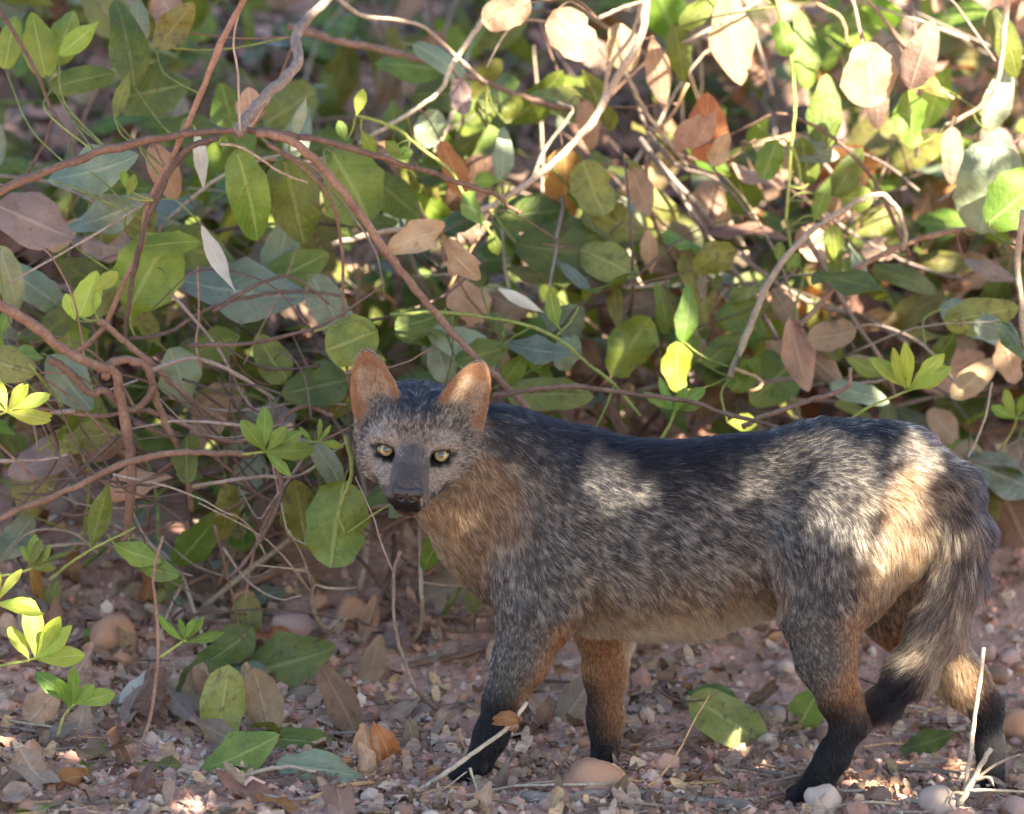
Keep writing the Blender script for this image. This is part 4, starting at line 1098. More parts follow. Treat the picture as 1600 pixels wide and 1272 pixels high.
# far foreleg
chain([(930, 880, 0.045, 85), (944, 975, 0.05, 50), (946, 1050, 0.05, 35), (946, 1120, 0.05, 29), (946, 1172, 0.048, 27)], s=0.75, k=0.015, fur=4)
for dy, dx in ((-0.018, 2), (-0.006, -4), (0.006, -4), (0.018, 2)):
    chain([(945 + dx, 1182, 0.046 + dy, 15), (932 + dx, 1200, 0.04 + dy, 13)], k=0.006)
# near hind leg
chain([(1340, 810, -0.07, 112), (1310, 880, -0.082, 98), (1282, 965, -0.088, 64)], s=0.5, k=0.03, fur=FUR)
chain([(1282, 965, -0.088, 62), (1290, 1030, -0.088, 47), (1312, 1092, -0.086, 34), (1327, 1130, -0.085, 29)], s=0.7, k=0.014, fur=4)
chain([(1329, 1128, -0.085, 29), (1303, 1180, -0.088, 28), (1281, 1216, -0.09, 29)], s=0.8, k=0.01, fur=4)
for dy, dx in ((-0.018, 2), (-0.006, -6), (0.006, -6), (0.018, 2)):
    chain([(1274 + dx, 1226, -0.09 + dy, 15), (1248 + dx, 1240, -0.092 + dy, 12)], k=0.006)
# far hind leg
chain([(1380, 850, 0.03, 105), (1420, 950, 0.045, 72), (1462, 1020, 0.05, 48), (1508, 1066, 0.05, 37), (1541, 1106, 0.05, 29)], s=0.62, k=0.018, fur=4)
chain([(1541, 1104, 0.05, 29), (1547, 1165, 0.05, 24), (1548, 1218, 0.048, 26)], s=0.85, k=0.01, fur=3)
for dy, dx in ((-0.018, 2), (-0.006, -5), (0.006, -5), (0.018, 2)):
    chain([(1545 + dx, 1229, 0.046 + dy, 15), (1526 + dx, 1246, 0.04 + dy, 12)], k=0.006)
# tail
chain([(1440, 735, -0.035, 52), (1490, 765, -0.05, 48), (1508, 830, -0.062, 50), (1498, 900, -0.07, 52), (1468, 975, -0.074, 52),
       (1428, 1045, -0.072, 46), (1388, 1092, -0.068, 36), (1364, 1118, -0.066, 24)], s=0.85, k=0.012, fur=15)
# ---- head
ell((0, 26, -38), (78, 57, 76))
ell((0, 24, 8), (60, 40, 38))
for s_ in (-1, 1):
    ell((s_ * 52, -10, -12), (36, 42, 46))
    ell((s_ * 66, 0, -46), (32, 46, 36))
    ell((s_ * 39, 13, 27), (26, 16, 22))
    ell((s_ * 53, -31, 5), (32, 33, 40))
    ell((s_ * 34, -38, 34), (22, 24, 30))
hcone((0, -15, 26), (0, -39, 107), 41, 25)
for s_ in (-1, 1):
    hcone((s_ * 27, -42, 40), (s_ * 15, -57, 100), 26, 18, 0.01)
hcone((0, -56, 14), (0, -72, 86), 38, 19)
hcone((0, -40, -40), (40, -70, -70), 58, 60, 0.03)
for s_ in (-1, 1):                                   # eye openings
    ell((s_ * 43, -6, 50), (17, 10, 20), cut=True, k=0.004, rot=s_ * 0.2)
# mouth slit
for s_ in (-1, 1):
    ell((s_ * 21, -71, 80), (17, 2.6, 34), cut=True, k=0.003, rot=s_ * 0.35)

def ear(sgn):
    base = np.array([sgn * 58, 46, -24.0]); tip = np.array([sgn * 92, 136, -10.0])
    v = tip - base; L = np.linalg.norm(v); v /= L
    w = np.array([sgn * 0.22, 0.10, 1.0]); w -= v * w.dot(v); w /= np.linalg.norm(w)
    u = np.cross(v, w)
    u = u if u[0] * sgn > 0 else -u
    lo = H(*(base + tip) / 2) - 0.075; hi = H(*(base + tip) / 2) + 0.075
    sl = _box(lo, hi)
    X = gx[sl[0]][:, None, None] - HEAD0[0]; Y = gy[sl[1]][None, :, None] - HEAD0[1]; Z = gzv[sl[2]][None, None, :] - HEAD0[2]
    hl = [(X * HM[0, i] + Y * HM[1, i] + Z * HM[2, i]) / M1 - base[i] for i in range(3)]
    pu = hl[0] * u[0] + hl[1] * u[1] + hl[2] * u[2]
    pv = hl[0] * v[0] + hl[1] * v[1] + hl[2] * v[2]
    pw = hl[0] * w[0] + hl[1] * w[1] + hl[2] * w[2]
    t = pv / L
    hw = 43 * np.sqrt(np.clip(1 - np.clip(t, 0, 1) ** 2.2, 0.0, 1)) * (1 - 0.12 * np.clip(t, 0, 1)) * (1 + 0.15 * np.clip(-t, 0, 1))
    side = np.where(t > 1, np.sqrt(pu ** 2 + ((t - 1) * L) ** 2), np.abs(pu) - hw)
    side = np.minimum(side, 30) * 0.72
    bowl = 20 * (pu / 39) ** 2 * (1 - 0.25 * t) - 5
    th = 4.6 + 3.0 * np.clip(0.4 - t, 0, 1)
    shell = np.abs(pw - bowl) * 0.8 - th
    d = np.maximum(side, shell)
    hh = np.maximum(6 - np.abs(side - shell), 0) / 6
    d = d + hh * hh * 1.5
    d = np.maximum(d, (-0.38 - t) * L)
    _smin(sl, (d * M1).astype(np.float32), 0.007)
    return base, tip, u, v, w, L
EARS = [ear(-1), ear(1)]

# ---- surface nets
def surface_nets(D):
    S = D < 0
    nx, ny, nz = D.shape
    cnt = np.zeros((nx - 1, ny - 1, nz - 1), np.uint8)
    for i in (0, 1):
        for j in (0, 1):
            for k in (0, 1):
                cnt += S[i:nx - 1 + i, j:ny - 1 + j, k:nz - 1 + k]
    act = (cnt > 0) & (cnt < 8)
    I, J, K = np.nonzero(act)
    idx = np.full(act.shape, -1, np.int32)
    idx[I, J, K] = np.arange(len(I))
    acc = np.zeros((len(I), 3)); num = np.zeros(len(I))
    corners = [(i, j, k) for i in (0, 1) for j in (0, 1) for k in (0, 1)]
    for a in corners:
        for b in corners:
            df = [b[q] - a[q] for q in range(3)]
            if sum(df) == 1 and min(df) == 0:
                da = D[I + a[0], J + a[1], K + a[2]]; db = D[I + b[0], J + b[1], K + b[2]]
                m = (da < 0) != (db < 0)
                t = np.where(m, da / np.where(m, da - db, 1), 0)
                for q in range(3):
                    acc[:, q] += np.where(m, a[q] + t * df[q], 0)
                num += m
    P = np.stack([I, J, K], 1) + acc / num[:, None]
    V = GLO + GS * P
    F = []
    for ax in range(3):
        A = np.moveaxis(S, ax, 0)
        id2 = np.moveaxis(idx, ax, 0)
        c = A[:-1, 1:-1, 1:-1] != A[1:, 1:-1, 1:-1]
        i, j, k = np.nonzero(c)
        sgn = A[:-1, 1:-1, 1:-1][i, j, k]
        q = np.stack([id2[i, j, k], id2[i, j + 1, k], id2[i, j + 1, k + 1], id2[i, j, k + 1]], 1)
        if ax == 1: sgn = ~sgn
        q[~sgn] = q[~sgn][:, ::-1]
        F.append(q)
    return V, np.concatenate(F)

fv, ff = surface_nets(SD)
del SD
def lap(V, F, it=2, lam=0.5):
    e = np.concatenate([F[:, [0, 1]], F[:, [1, 2]], F[:, [2, 3]], F[:, [3, 0]]])
    deg = np.bincount(e.ravel(), minlength=len(V))[:, None]
    for _ in range(it):
        s = np.zeros_like(V)
        for q in range(3):
            s[:, q] = np.bincount(e[:, 0], V[e[:, 1], q], len(V)) + np.bincount(e[:, 1], V[e[:, 0], q], len(V))
        V = V + lam * (s / deg - V)
    return V
fv = lap(fv, ff, 2)
def vnormals(V, F):
    n = np.cross(V[F[:, 2]] - V[F[:, 0]], V[F[:, 3]] - V[F[:, 1]])
    out = np.zeros_like(V)
    for c in range(4):
        for q in range(3):
            out[:, q] += np.bincount(F[:, c], n[:, q], len(V))
    return out / (np.linalg.norm(out, axis=1, keepdims=True) + 1e-12)
fn = vnormals(fv, ff)

# ---- coat: (light rgb, dark rgb, share of light hairs, length mm, lift, radius)
COAT = dict(
    GR=((.66, .61, .52), (.011, .011, .014), .36, 16, .30, 1.0),
    GL=((.66, .57, .44), (.022, .019, .018), .42, 18, .30, 1.0),
    KL=((.52, .47, .39), (.008, .008, .011), .2, 18, .26, 1.0),
    K=((.025, .025, .034), (.006, .006, .009), .2, 17, .22, 1.0),
    OC=((.40, .265, .155), (.065, .042, .028), .50, 17, .32, 1.0),
    OG=((.45, .315, .185), (.10, .062, .035), .50, 19, .35, 1.0),
    RU=((.36, .165, .065), (.13, .05, .022), .60, 8, .28, .8),
    BK=((.028, .026, .027), (.008, .007, .009), .25, 7, .25, .8),
    LG=((.46, .42, .35), (.018, .016, .017), .38, 8, .25, .8),
    BU=((.60, .47, .31), (.30, .19, .10), .62, 20, .42, 1.0),
    TL=((.42, .33, .24), (.022, .018, .018), .42, 28, .38, 1.0),
    TK=((.03, .028, .035), (.006, .006, .009), .2, 28, .36, 1.0),
    TG=((.46, .35, .23), (.045, .032, .024), .52, 28, .40, 1.0),
    FG=((.56, .49, .40), (.014, .013, .014), .43, 8, .30, .85),
    FP=((.58, .50, .41), (.09, .072, .060), .54, 6.5, .26, .72),
    FD=((.17, .150, .150), (.034, .030, .033), .44, 3.6, .20, .55),
    FK=((.030, .027, .028), (.010, .009, .010), .40, 2.6, .2, .5),
    FM=((.30, .265, .25), (.045, .039, .040), .50, 4.0, .2, .55),
    HC=((.22, .22, .23), (.010, .010, .013), .34, 10, .30, .85),
    CB=((.42, .31, .21), (.07, .045, .030), .52, 10, .3, .85),
    LP=((.17, .085, .066), (.07, .036, .028), .5, 2.4, .2, .5),
    ER=((.44, .25, .14), (.22, .10, .05), .62, 3.2, .25, .5),
    EI=((.66, .54, .40), (.20, .11, .065), .58, 12, .45, .5),
    EB=((.30, .175, .10), (.10, .055, .035), .5, 5, .22, .55),
)
CK = list(COAT)
CP = []
def cp(t, *pts):
    for p in pts:
        Y = p[2] if len(p) > 2 else -0.06
        CP.append((W(p[0], p[1], Y), t, p[3] if len(p) > 3 else 1.0))
cp('K', (790, 630, -0.01), (830, 645, -.01), (880, 660, 0), (930, 675, 0), (1000, 690, 0), (1060, 694, -.01), (1120, 684, -.01), (1170, 672, -.01))
cp('K', (860, 672, -.05), (900, 690, -.05), (960, 702, -.05), (1020, 712, -.05), (1080, 712, -.05), (930, 715, -.06), (990, 724, -.06), (1050, 728, -.06), (1110, 712, -.05))
cp('KL', (1230, 660, -.01), (1300, 655, -.02), (1370, 660, -.02), (850, 700), (950, 752), (1050, 758), (1130, 740), (1200, 705), (1290, 692), (1380, 690))
cp('KL', (830, 690), (800, 670, -.03), (1180, 745), (870, 720))
cp('GR', (910, 775), (1000, 790), (1100, 785), (1200, 775), (1300, 745), (1360, 735), (850, 830), (950, 850), (1050, 850), (1150, 840), (1250, 820), (1310, 800))
cp('GR', (800, 870), (850, 890), (830, 940), (820, 800), (880, 860), (1280, 880), (1300, 930), (1250, 900), (870, 930))
cp('GL', (830, 735), (900, 925), (1000, 920), (1100, 908), (1180, 885), (1350, 840), (1340, 780), (1440, 700), (1420, 680, -.03))
cp('OC', (930, 962), (1000, 960), (1080, 950), (1160, 935), (1205, 925), (905, 975))
cp('BU', (920, 992, -.03), (1000, 992, -.03), (1080, 984, -.03), (1170, 968, -.04), (1000, 990, .03), (1100, 980, .03))
cp('OC', (775, 765), (745, 790), (705, 812, -.08), (770, 840), (745, 890, -.03), (760, 930, -.02), (790, 790), (735, 760, -.07), (800, 815))
cp('OG', (715, 850, -.04), (690, 835, -.06), (735, 885, -.01), (675, 810, -.08))
cp('GR', (790, 940, -.04), (780, 900, -.04))
cp('OG', (1400, 800), (1420, 850), (1395, 900), (1375, 860), (1410, 760))
cp('OC', (1370, 935), (1350, 960), (1420, 930), (1430, 780), (1400, 960, -.02), (1430, 900, 0))
cp('LG', (1265, 985, -.1), (1290, 1040, -.1), (1250, 1000, -.09), (1300, 1000, -.1), (1278, 1060, -.1))
cp('RU', (1332, 990, -.08), (1338, 1050, -.08), (1335, 1095, -.08), (1310, 1080, -.1), (1320, 1030, -.06))
cp('BK', (1306, 1112, -.1), (1330, 1130, -.1), (1300, 1185, -.1), (1275, 1220, -.1), (1250, 1240, -.1), (1345, 1140, -.09))
cp('LG', (800, 990, -.09), (820, 1010, -.09), (800, 1050, -.09), (785, 1070, -.09), (830, 980, -.09))
cp('RU', (880, 990, -.05), (862, 1030, -.05), (840, 1070, -.05), (825, 1095, -.05))
cp('BK', (780, 1105, -.09), (768, 1140, -.09), (755, 1180, -.08), (730, 1205, -.08), (800, 1125, -.06))
cp('RU', (940, 1000, .02), (950, 1050, .02), (950, 1100, .02), (955, 1140, .02), (975, 1080, .05), (920, 1020, .04), (960, 980, .03))
cp('BK', (926, 1130, .04), (930, 1160, .03), (950, 1178, .03), (940, 1200, .03), (920, 1090, .05))
cp('RU', (1430, 985, .02), (1470, 1010, .02), (1525, 1075, .03))
cp('OG', (1490, 1050, .02), (1510, 1085, .02))
cp('BK', (1548, 1105, .03), (1545, 1150, .03), (1547, 1200, .03), (1535, 1240, .03), (1565, 1120, .05))
cp('TL', (1475, 770, -.08), (1470, 905, -.1), (1440, 960, -.1), (1495, 940, -.1), (1490, 800, -.09))
cp('TG', (1480, 850, -.1), (1430, 1015, -.1), (1480, 1010, -.09), (1500, 975, -.09), (1475, 1050, -.08))
cp('TK', (1508, 722, -.04, .7), (1532, 775, -.05, .7), (1545, 840, -.05, .8), (1542, 905, -.05, .7), (1525, 940, -.07, .7), (1400, 1070, -.09), (1375, 1095, -.08), (1355, 1120, -.07), (1420, 1075, -.09), (1545, 870, -.05))
cp('TL', (1525, 960, -.06), (1500, 1020, -.06), (1480, 735, -.06), (1500, 790, -.09), (1508, 850, -.1), (1500, 905, -.1))
NB = len(CP)
def hp(t, *pts):
    for p in pts:
        CP.append((H(p[0], p[1], p[2]), t, p[3] if len(p) > 3 else 0.45))
        if p[0] != 0:
            CP.append((H(-p[0], p[1], p[2]), t, p[3] if len(p) > 3 else 0.45))
hp('HC', (0, 88, -10), (0, 80, -50), (25, 80, -20), (0, 70, 20), (20, 62, 25))
hp('FG', (30, 48, 38), (60, 40, 10), (0, 48, 42), (70, 25, 0), (80, 0, -10), (60, 55, -10))
hp('FG', (0, 28, 48), (16, 26, 48))
hp('FM', (0, 6, 56, .3))
hp('FP', (38, 22, 46, .36), (55, 20, 36, .36), (26, 12, 50, .25))
hp('FK', (43, 6, 46, .15), (25, -9, 51, .15), (63, -1, 36, .17), (43, -18, 47, .15), (32, 3, 50, .14), (55, -14, 42, .15), (29, -17, 53, .15), (21, -16, 57, .12), (54, 5, 42, .14))
hp('FP', (46, -26, 50, .25), (36, -28, 56, .2), (43, 14, 48, .2), (62, 10, 34, .25), (68, -10, 26, .25))
hp('FD', (0, -14, 68, .16), (8, -16, 66, .14), (0, -22, 84, .16), (9, -24, 86, .14), (0, -2, 60, .16), (7, 2, 58, .14), (0, -30, 100, .16), (11, -30, 100, .14), (15, -36, 108, .13), (0, 12, 55, .18))
hp('FM', (20, -24, 74, .15), (22, -32, 92, .15), (26, -46, 98, .15), (30, -46, 82, .16), (20, -10, 60, .15), (17, 8, 54, .15))
hp('FP', (34, -26, 62, .18), (30, -34, 74, .16), (44, -36, 56, .25), (40, -48, 66, .22), (58, -28, 42, .32), (30, -40, 84, .14))
hp('FD', (36, -56, 74, .22), (50, -52, 48, .3))
hp('FG', (72, -20, 10), (62, -45, 20), (80, -30, -20), (88, 5, -40))
hp('CB', (60, -68, 5), (45, -80, 20), (85, -40, -40))
hp('FK', (24, -64, 98, .18), (30, -66, 84, .18), (0, -62, 122, .2), (12, -64, 114, .18))
hp('LP', (0, -88, 98, .22), (12, -86, 92, .18), (24, -82, 78, .2))
hp('FK', (38, -62, 78, .13), (46, -58, 64, .12), (30, -70, 88, .13), (16, -72, 104, .13), (0, -74, 108, .14))
hp('FD', (52, -46, 46, .15), (62, -36, 34, .14), (70, -22, 22, .13))
hp('CB', (0, -96, 60, .4), (20, -94, 50, .4), (0, -100, 20, .5))
for sgn, E in zip((-1, 1), EARS):
    base, tip, u, v, w, L = E
    def ep(t, uu, tt, ww, wt=0.3):
        CP.append((H(*(base + u * uu + v * (tt * L) + w * ww)), t, wt))
    for tt in (0.35, 0.6, 0.85):
        for uu in (-22 * (1.15 - tt), 0, 22 * (1.15 - tt)):
            ep('EI' if tt < 0.75 else 'ER', uu, tt, 2)
            ep('EB', uu, tt, -14)
    for tt, uu in ((0.05, 34), (0.3, 37), (0.5, 34), (0.7, 28), (0.9, 15), (1.0, 0), (0.05, -32), (0.3, -34), (0.5, -31), (0.7, -26), (0.9, -14)):
        ep('ER', uu, tt, 10, 0.28)
    ep('EB', 0, 0.05, -16); ep('FG', -34, -0.15, 14, .35); ep('CB', 34, -0.2, 10, .3)

cpP = np.array([c[0] for c in CP]); cpT = np.array([CK.index(c[1]) for c in CP]); cpS = np.array([c[2] for c in CP])
ctab = np.array([list(COAT[k][0]) + list(COAT[k][1]) + list(COAT[k][2:]) for k in CK])

def coat_at(P, N_=None):
    out = np.zeros((len(P), ctab.shape[1]))
    sc = np.array([1, 0.62, 1])
    for s in range(0, len(P), 20000):
        q = P[s:s + 20000]
        a_ = (q * sc).astype(np.float32); b_ = (cpP * sc).astype(np.float32)
        d2 = np.maximum((a_ ** 2).sum(1)[:, None] + (b_ ** 2).sum(1)[None] - 2 * (a_ @ b_.T), 0)
        sg = ((0.019 * cpS) ** 2).astype(np.float32)
        w = np.exp(-d2 / sg) + np.float32(1e-12) / ((d2 + np.float32(1e-6)) * np.sqrt(d2 + np.float32(1e-6)))
        w /= w.sum(1, keepdims=True)
        wt = np.zeros((len(q), len(CK)))
        for t in range(len(CK)):
            wt[:, t] = w[:, cpT == t].sum(1)
        out[s:s + 20000] = wt @ ctab
    return out

# ---- lie of the hair
FL = []
def fl(dx, dy, *pts, dz=0.0):
    for p in pts:
        d = np.array([dx, dz, -dy]); FL.append((W(p[0], p[1], p[2] if len(p) > 2 else -.06), d / np.linalg.norm(d), 1.0))
fl(1, .30, (800, 650), (900, 690), (1000, 700), (1100, 700), (1200, 700), (1300, 680), (1000, 780), (1100, 780), (1200, 780), (900, 770), (1300, 760))
fl(1, .55, (900, 850), (1000, 860), (1100, 850), (1200, 840), (860, 760), (1380, 690), (1440, 700))
fl(.5, 1, (920, 950), (1000, 950), (1100, 940), (1180, 920), (960, 990), (1060, 985), (1340, 860))
fl(.55, .8, (820, 740), (770, 700), (850, 830), (800, 690))
fl(.45, 1, (750, 800), (780, 860), (720, 830), (760, 900), (700, 800))
fl(.15, 1, (840, 900), (820, 960), (1290, 880), (1270, 950), (1300, 820), (1380, 900), (1360, 950), (1420, 880))
fl(-.4, 1, (810, 1030), (780, 1100), (760, 1160), (730, 1200), (1320, 1150), (1290, 1190), (1260, 1230))
fl(.35, 1, (1280, 1000), (1300, 1060), (1320, 1110), (1440, 980, .05), (1490, 1050, .05), (1530, 1090, .05))
fl(0, 1, (945, 1000, .05), (945, 1080, .05), (945, 1160, .05), (1545, 1140, .05), (1546, 1220, .05))
fl(.7, 1, (1470, 740), (1510, 780)); fl(.15, 1, (1515, 850)); fl(-.2, 1, (1500, 900)); fl(-.45, 1, (1470, 970)); fl(-.8, 1, (1430, 1040), (1390, 1085))
FLH = []
flP = np.array([f[0] for f in FL]); flD = np.array([f[1] for f in FL])
noseP = H(0, -45, 120)
def flow_at(P):
    a_ = P.astype(np.float32); b_ = flP.astype(np.float32)
    d2 = np.maximum((a_ ** 2).sum(1)[:, None] + (b_ ** 2).sum(1)[None] - 2 * (a_ @ b_.T), 0)
    w = np.exp(-d2 / np.float32(0.035 ** 2)) + np.float32(1e-9) / (d2 + np.float32(1e-5))
    f = (w @ flD) / w.sum(1, keepdims=True)
    f /= np.linalg.norm(f, axis=1, keepdims=True) + 1e-9
    hl = (P - HEAD0) @ HM / M1                       # head-local px
    rad = P - noseP
    rad /= np.linalg.norm(rad, axis=1, keepdims=True) + 1e-9
    rad[:, 2] -= 0.12
    hw = np.clip((105 - np.linalg.norm(hl * np.array([1, 1, .75]), axis=1)) / 25, 0, 1)
    up = np.clip((hl[:, 1] - 55) / 20, 0, 1)
    rad = rad * (1 - up[:, None]) + (HU[None] * 1.0 + HR[None] * np.sign(hl[:, :1]) * 0.35) * up[:, None]
    hw = np.maximum(hw, np.clip((hl[:, 1] - 55) / 10, 0, 1) * (np.abs(hl[:, 0]) < 135))
    f = f * (1 - hw[:, None]) + rad * hw[:, None]
    return f, hw

def fox_skin_material():
    m = N('fox_skin')
    a = m.n('Attribute', attribute_name='coat')
    nz = m.n('TexNoise', i_Scale=260.0, i_Detail=3.0)
    r = m.ramp(nz, 0, [(0.3, (.45, .45, .45)), (0.7, (1, 1, 1))])
    c = m.mix(1.0, (a, 0), (r, 0), 'MULTIPLY')
    m.l(c, 2, m.b, 'Base Color')
    m.b.inputs['Roughness'].default_value = 0.75
    m.b.inputs['Specular IOR Level'].default_value = 0.2
    return m.m
def fox_fur_material():
    m = N('fox_fur')
    a = m.n('Attribute', attribute_name='hcol')
    h = m.n('BsdfHairPrincipled')
    h.parametrization = 'COLOR'
    m.l(a, 0, h, 'Color')
    h.inputs['Roughness'].default_value = 0.5
    h.inputs['IOR'].default_value = 1.32
    h.inputs['Radial Roughness'].default_value = 0.55
    h.inputs['Random Roughness'].default_value = 0.2
    m.t.links.new(h.outputs[0], m.out.inputs['Surface'])
    return m.m

fox = empty('fox', (W(1050, 1225, -0.02)[0], -0.02, gz(W(1050, 1225, -0.02)[0], -0.02)))
tag(fox, 'grizzled grey fox with black legs and orange ears standing with its head turned sideways', 'fox')
body_me = mesh_np('fox_body', fv, ff)
cv = coat_at(fv)
skin_col = (cv[:, 0:3] * cv[:, 6:7] + cv[:, 3:6] * (1 - cv[:, 6:7])) * 0.62
att = body_me.attributes.new('coat', 'FLOAT_COLOR', 'POINT')
att.data.foreach_set('color', np.concatenate([skin_col, np.ones((len(fv), 1))], 1).astype(np.float32).ravel())
body = link('body', body_me, fox_skin_material(), fox)

# ---- fur as hair curves
def make_fur(nh):
    rng = np.random.default_rng(5)
    T = np.concatenate([ff[:, [0, 1, 2]], ff[:, [0, 2, 3]]])
    ar = np.linalg.norm(np.cross(fv[T[:, 1]] - fv[T[:, 0]], fv[T[:, 2]] - fv[T[:, 0]]), axis=1)
    tl = cv[T[:, 0], 7]
    dens = np.clip(15.0 / tl, 0.8, 3.0)
    pr = ar * dens
    ti = rng.choice(len(T), nh, p=pr / pr.sum())
    r1 = np.sqrt(rng.random(nh))[:, None]; r2 = rng.random(nh)[:, None]
    b = (1 - r1, r1 * (1 - r2), r1 * r2)
    P = sum(b[i] * fv[T[ti, i]] for i in range(3))
    Nn = sum(b[i] * fn[T[ti, i]] for i in range(3))
    Nn /= np.linalg.norm(Nn, axis=1, keepdims=True)
    # keep the eye balls, nose pad and soles bare
    hl = (P - HEAD0) @ HM / M1
    keep = np.ones(nh, bool)
    for s_ in (-1, 1):
        e = hl - np.array([s_ * 43, -6, 50])
        cr, sr = math.cos(s_ * .22), math.sin(s_ * .22)
        ea = e[:, 0] * cr + e[:, 1] * sr; eb = -e[:, 0] * sr + e[:, 1] * cr
        keep &= ~(((ea / 20) ** 2 + (eb / 13) ** 2 < 1) & (np.abs(e[:, 2]) < 26))
    keep &= ~((np.linalg.norm((hl - np.array([0, -43, 126])) / np.array([22, 16, 18]), axis=1) < 1))
    P, Nn = P[keep], Nn[keep]
    n = len(P)
    C = coat_at(P)
    f, hw = flow_at(P)
    f = f + rng.normal(0, 0.16, (n, 3))
    # slow swirls in the coat
    for fr, am in ((38, .18), (95, .14)):
        f += am * np.stack([np.sin(P @ rng.normal(0, fr, 3) + rng.random() * 6) for _ in range(3)], 1)
    tng = f - Nn * (f * Nn).sum(1, keepdims=True)
    tng /= np.linalg.norm(tng, axis=1, keepdims=True) + 1e-9
    Ln = C[:, 7] / 1000 * rng.uniform(0.7, 1.2, n)
    lift = C[:, 8] * rng.uniform(0.6, 1.4, n)
    # tufts
    from mathutils import kdtree
    nt = n // 5
    tsel = rng.choice(n, nt, replace=False)
    kd = kdtree.KDTree(nt)
    for i, p in enumerate(P[tsel]): kd.insert(p, i)
    kd.balance()
    cl = np.fromiter((kd.find(p)[1] for p in P), np.int64, n)
    trnd = rng.random(nt)[cl]; trnd2 = rng.random(nt)[cl]
    # broad mottling of the agouti coat
    mot = np.zeros(n)
    for fr in (60, 110, 190):
        mot += np.sin(P @ rng.normal(0, fr, 3) + rng.random() * 6) * np.sin(P @ rng.normal(0, fr, 3) + rng.random() * 6)
    K_ = 5
    S = np.linspace(0, 1, K_)
    root = P - Nn * 0.0006
    dirv = tng * np.cos(lift)[:, None] + Nn * np.sin(lift)[:, None]
    pts = np.zeros((n, K_, 3))
    for i, s in enumerate(S):
        pts[:, i] = root + Ln[:, None] * (s * dirv - 0.35 * s * s * np.sin(lift)[:, None] * Nn)
    tip_c = np.zeros((nt, 3)); cn = np.bincount(cl, minlength=nt)[:, None]
    for q in range(3): tip_c[:, q] = np.bincount(cl, pts[:, -1, q], nt)
    tip_c /= np.maximum(cn, 1)
    for i, s in enumerate(S):
        k = 0.5 * s ** 1.5
        pts[:, i] += (tip_c[cl] - pts[:, -1]) * k if i < K_ - 1 else 0
    pts[:, -1] += (tip_c[cl] - pts[:, -1]) * 0.5
    pts[:, 1:] += rng.normal(0, 1, (n, 1, 3)) * (Ln * 0.05)[:, None, None] * S[1:][None, :, None]
    # colour: light or dark guard hairs, tuft by tuft, with banding
    light = (0.42 * rng.random(n) + 0.58 * trnd - 0.03 * mot) < C[:, 6]
    base = np.where(light[:, None], C[:, 0:3], C[:, 3:6])
    base = base * rng.uniform(0.8, 1.2, n)[:, None]
    base *= (0.85 + 0.3 * trnd2)[:, None]
    dark = C[:, 3:6]
    colr = np.zeros((n, K_, 4)); colr[..., 3] = 1
    rootc = (C[:, 0:3] * 0.35 + C[:, 3:6] * 0.65)
    bl = rng.random(n) < 0.45
    for i, s in enumerate(S):
        w = np.clip((s - 0.1) / 0.4, 0, 1)
        c = rootc * (1 - w) + base * w
        tipw = np.clip((s - 0.75) / 0.25, 0, 1) * bl * 0.6
        c = c * (1 - tipw[:, None]) + dark * tipw[:, None]
        colr[:, i, :3] = c
    rad = np.zeros((n, K_))
    R0 = 0.00032 * C[:, 9] * rng.uniform(0.7, 1.2, n)
    for i, s in enumerate(S):
        rad[:, i] = R0 * (1 - 0.65 * s ** 1.8)
    cu = bpy.data.hair_curves.new('fox_fur')
    cu.add_curves([K_] * n)
    cu.attributes['position'].data.foreach_set('vector', pts.astype(np.float32).ravel())
    if 'radius' not in cu.attributes: cu.attributes.new('radius', 'FLOAT', 'POINT')
    cu.attributes['radius'].data.foreach_set('value', rad.astype(np.float32).ravel())
    a = cu.attributes.new('hcol', 'FLOAT_COLOR', 'POINT')
    a.data.foreach_set('color', np.clip(colr, 0.004, 0.95).astype(np.float32).ravel())
    cu.materials.append(fox_fur_material())
    o = bpy.data.objects.new('fur', cu)
    COL.objects.link(o)
    o.parent = fox
    o.matrix_parent_inverse = Matrix.Translation(-Vector(fox.location))
    return o
fur = make_fur(FUR_COUNT)

# ---- eyes, nose, whiskers
def head_mesh(name, V, F, mat):
    V = [H(*v) for v in V]
    return link(name, mesh_py(name, V, F), mat, fox)

def uv_sphere(c, r, nu=28, nv=18, fn_=None):
    V = []; F = []
    for i in range(nv + 1):
        th = math.pi * i / nv
        for j in range(nu):
            ph = 2 * math.pi * j / nu
            d = (math.sin(th) * math.cos(ph), math.sin(th) * math.sin(ph), math.cos(th))
            V.append((c[0] + r[0] * d[0], c[1] + r[1] * d[1], c[2] + r[2] * d[2]))
    for i in range(nv):
        for j in range(nu):
            a = i * nu + j; b = i * nu + (j + 1) % nu
            F.append((a, a + nu, b + nu, b))
    return V, F

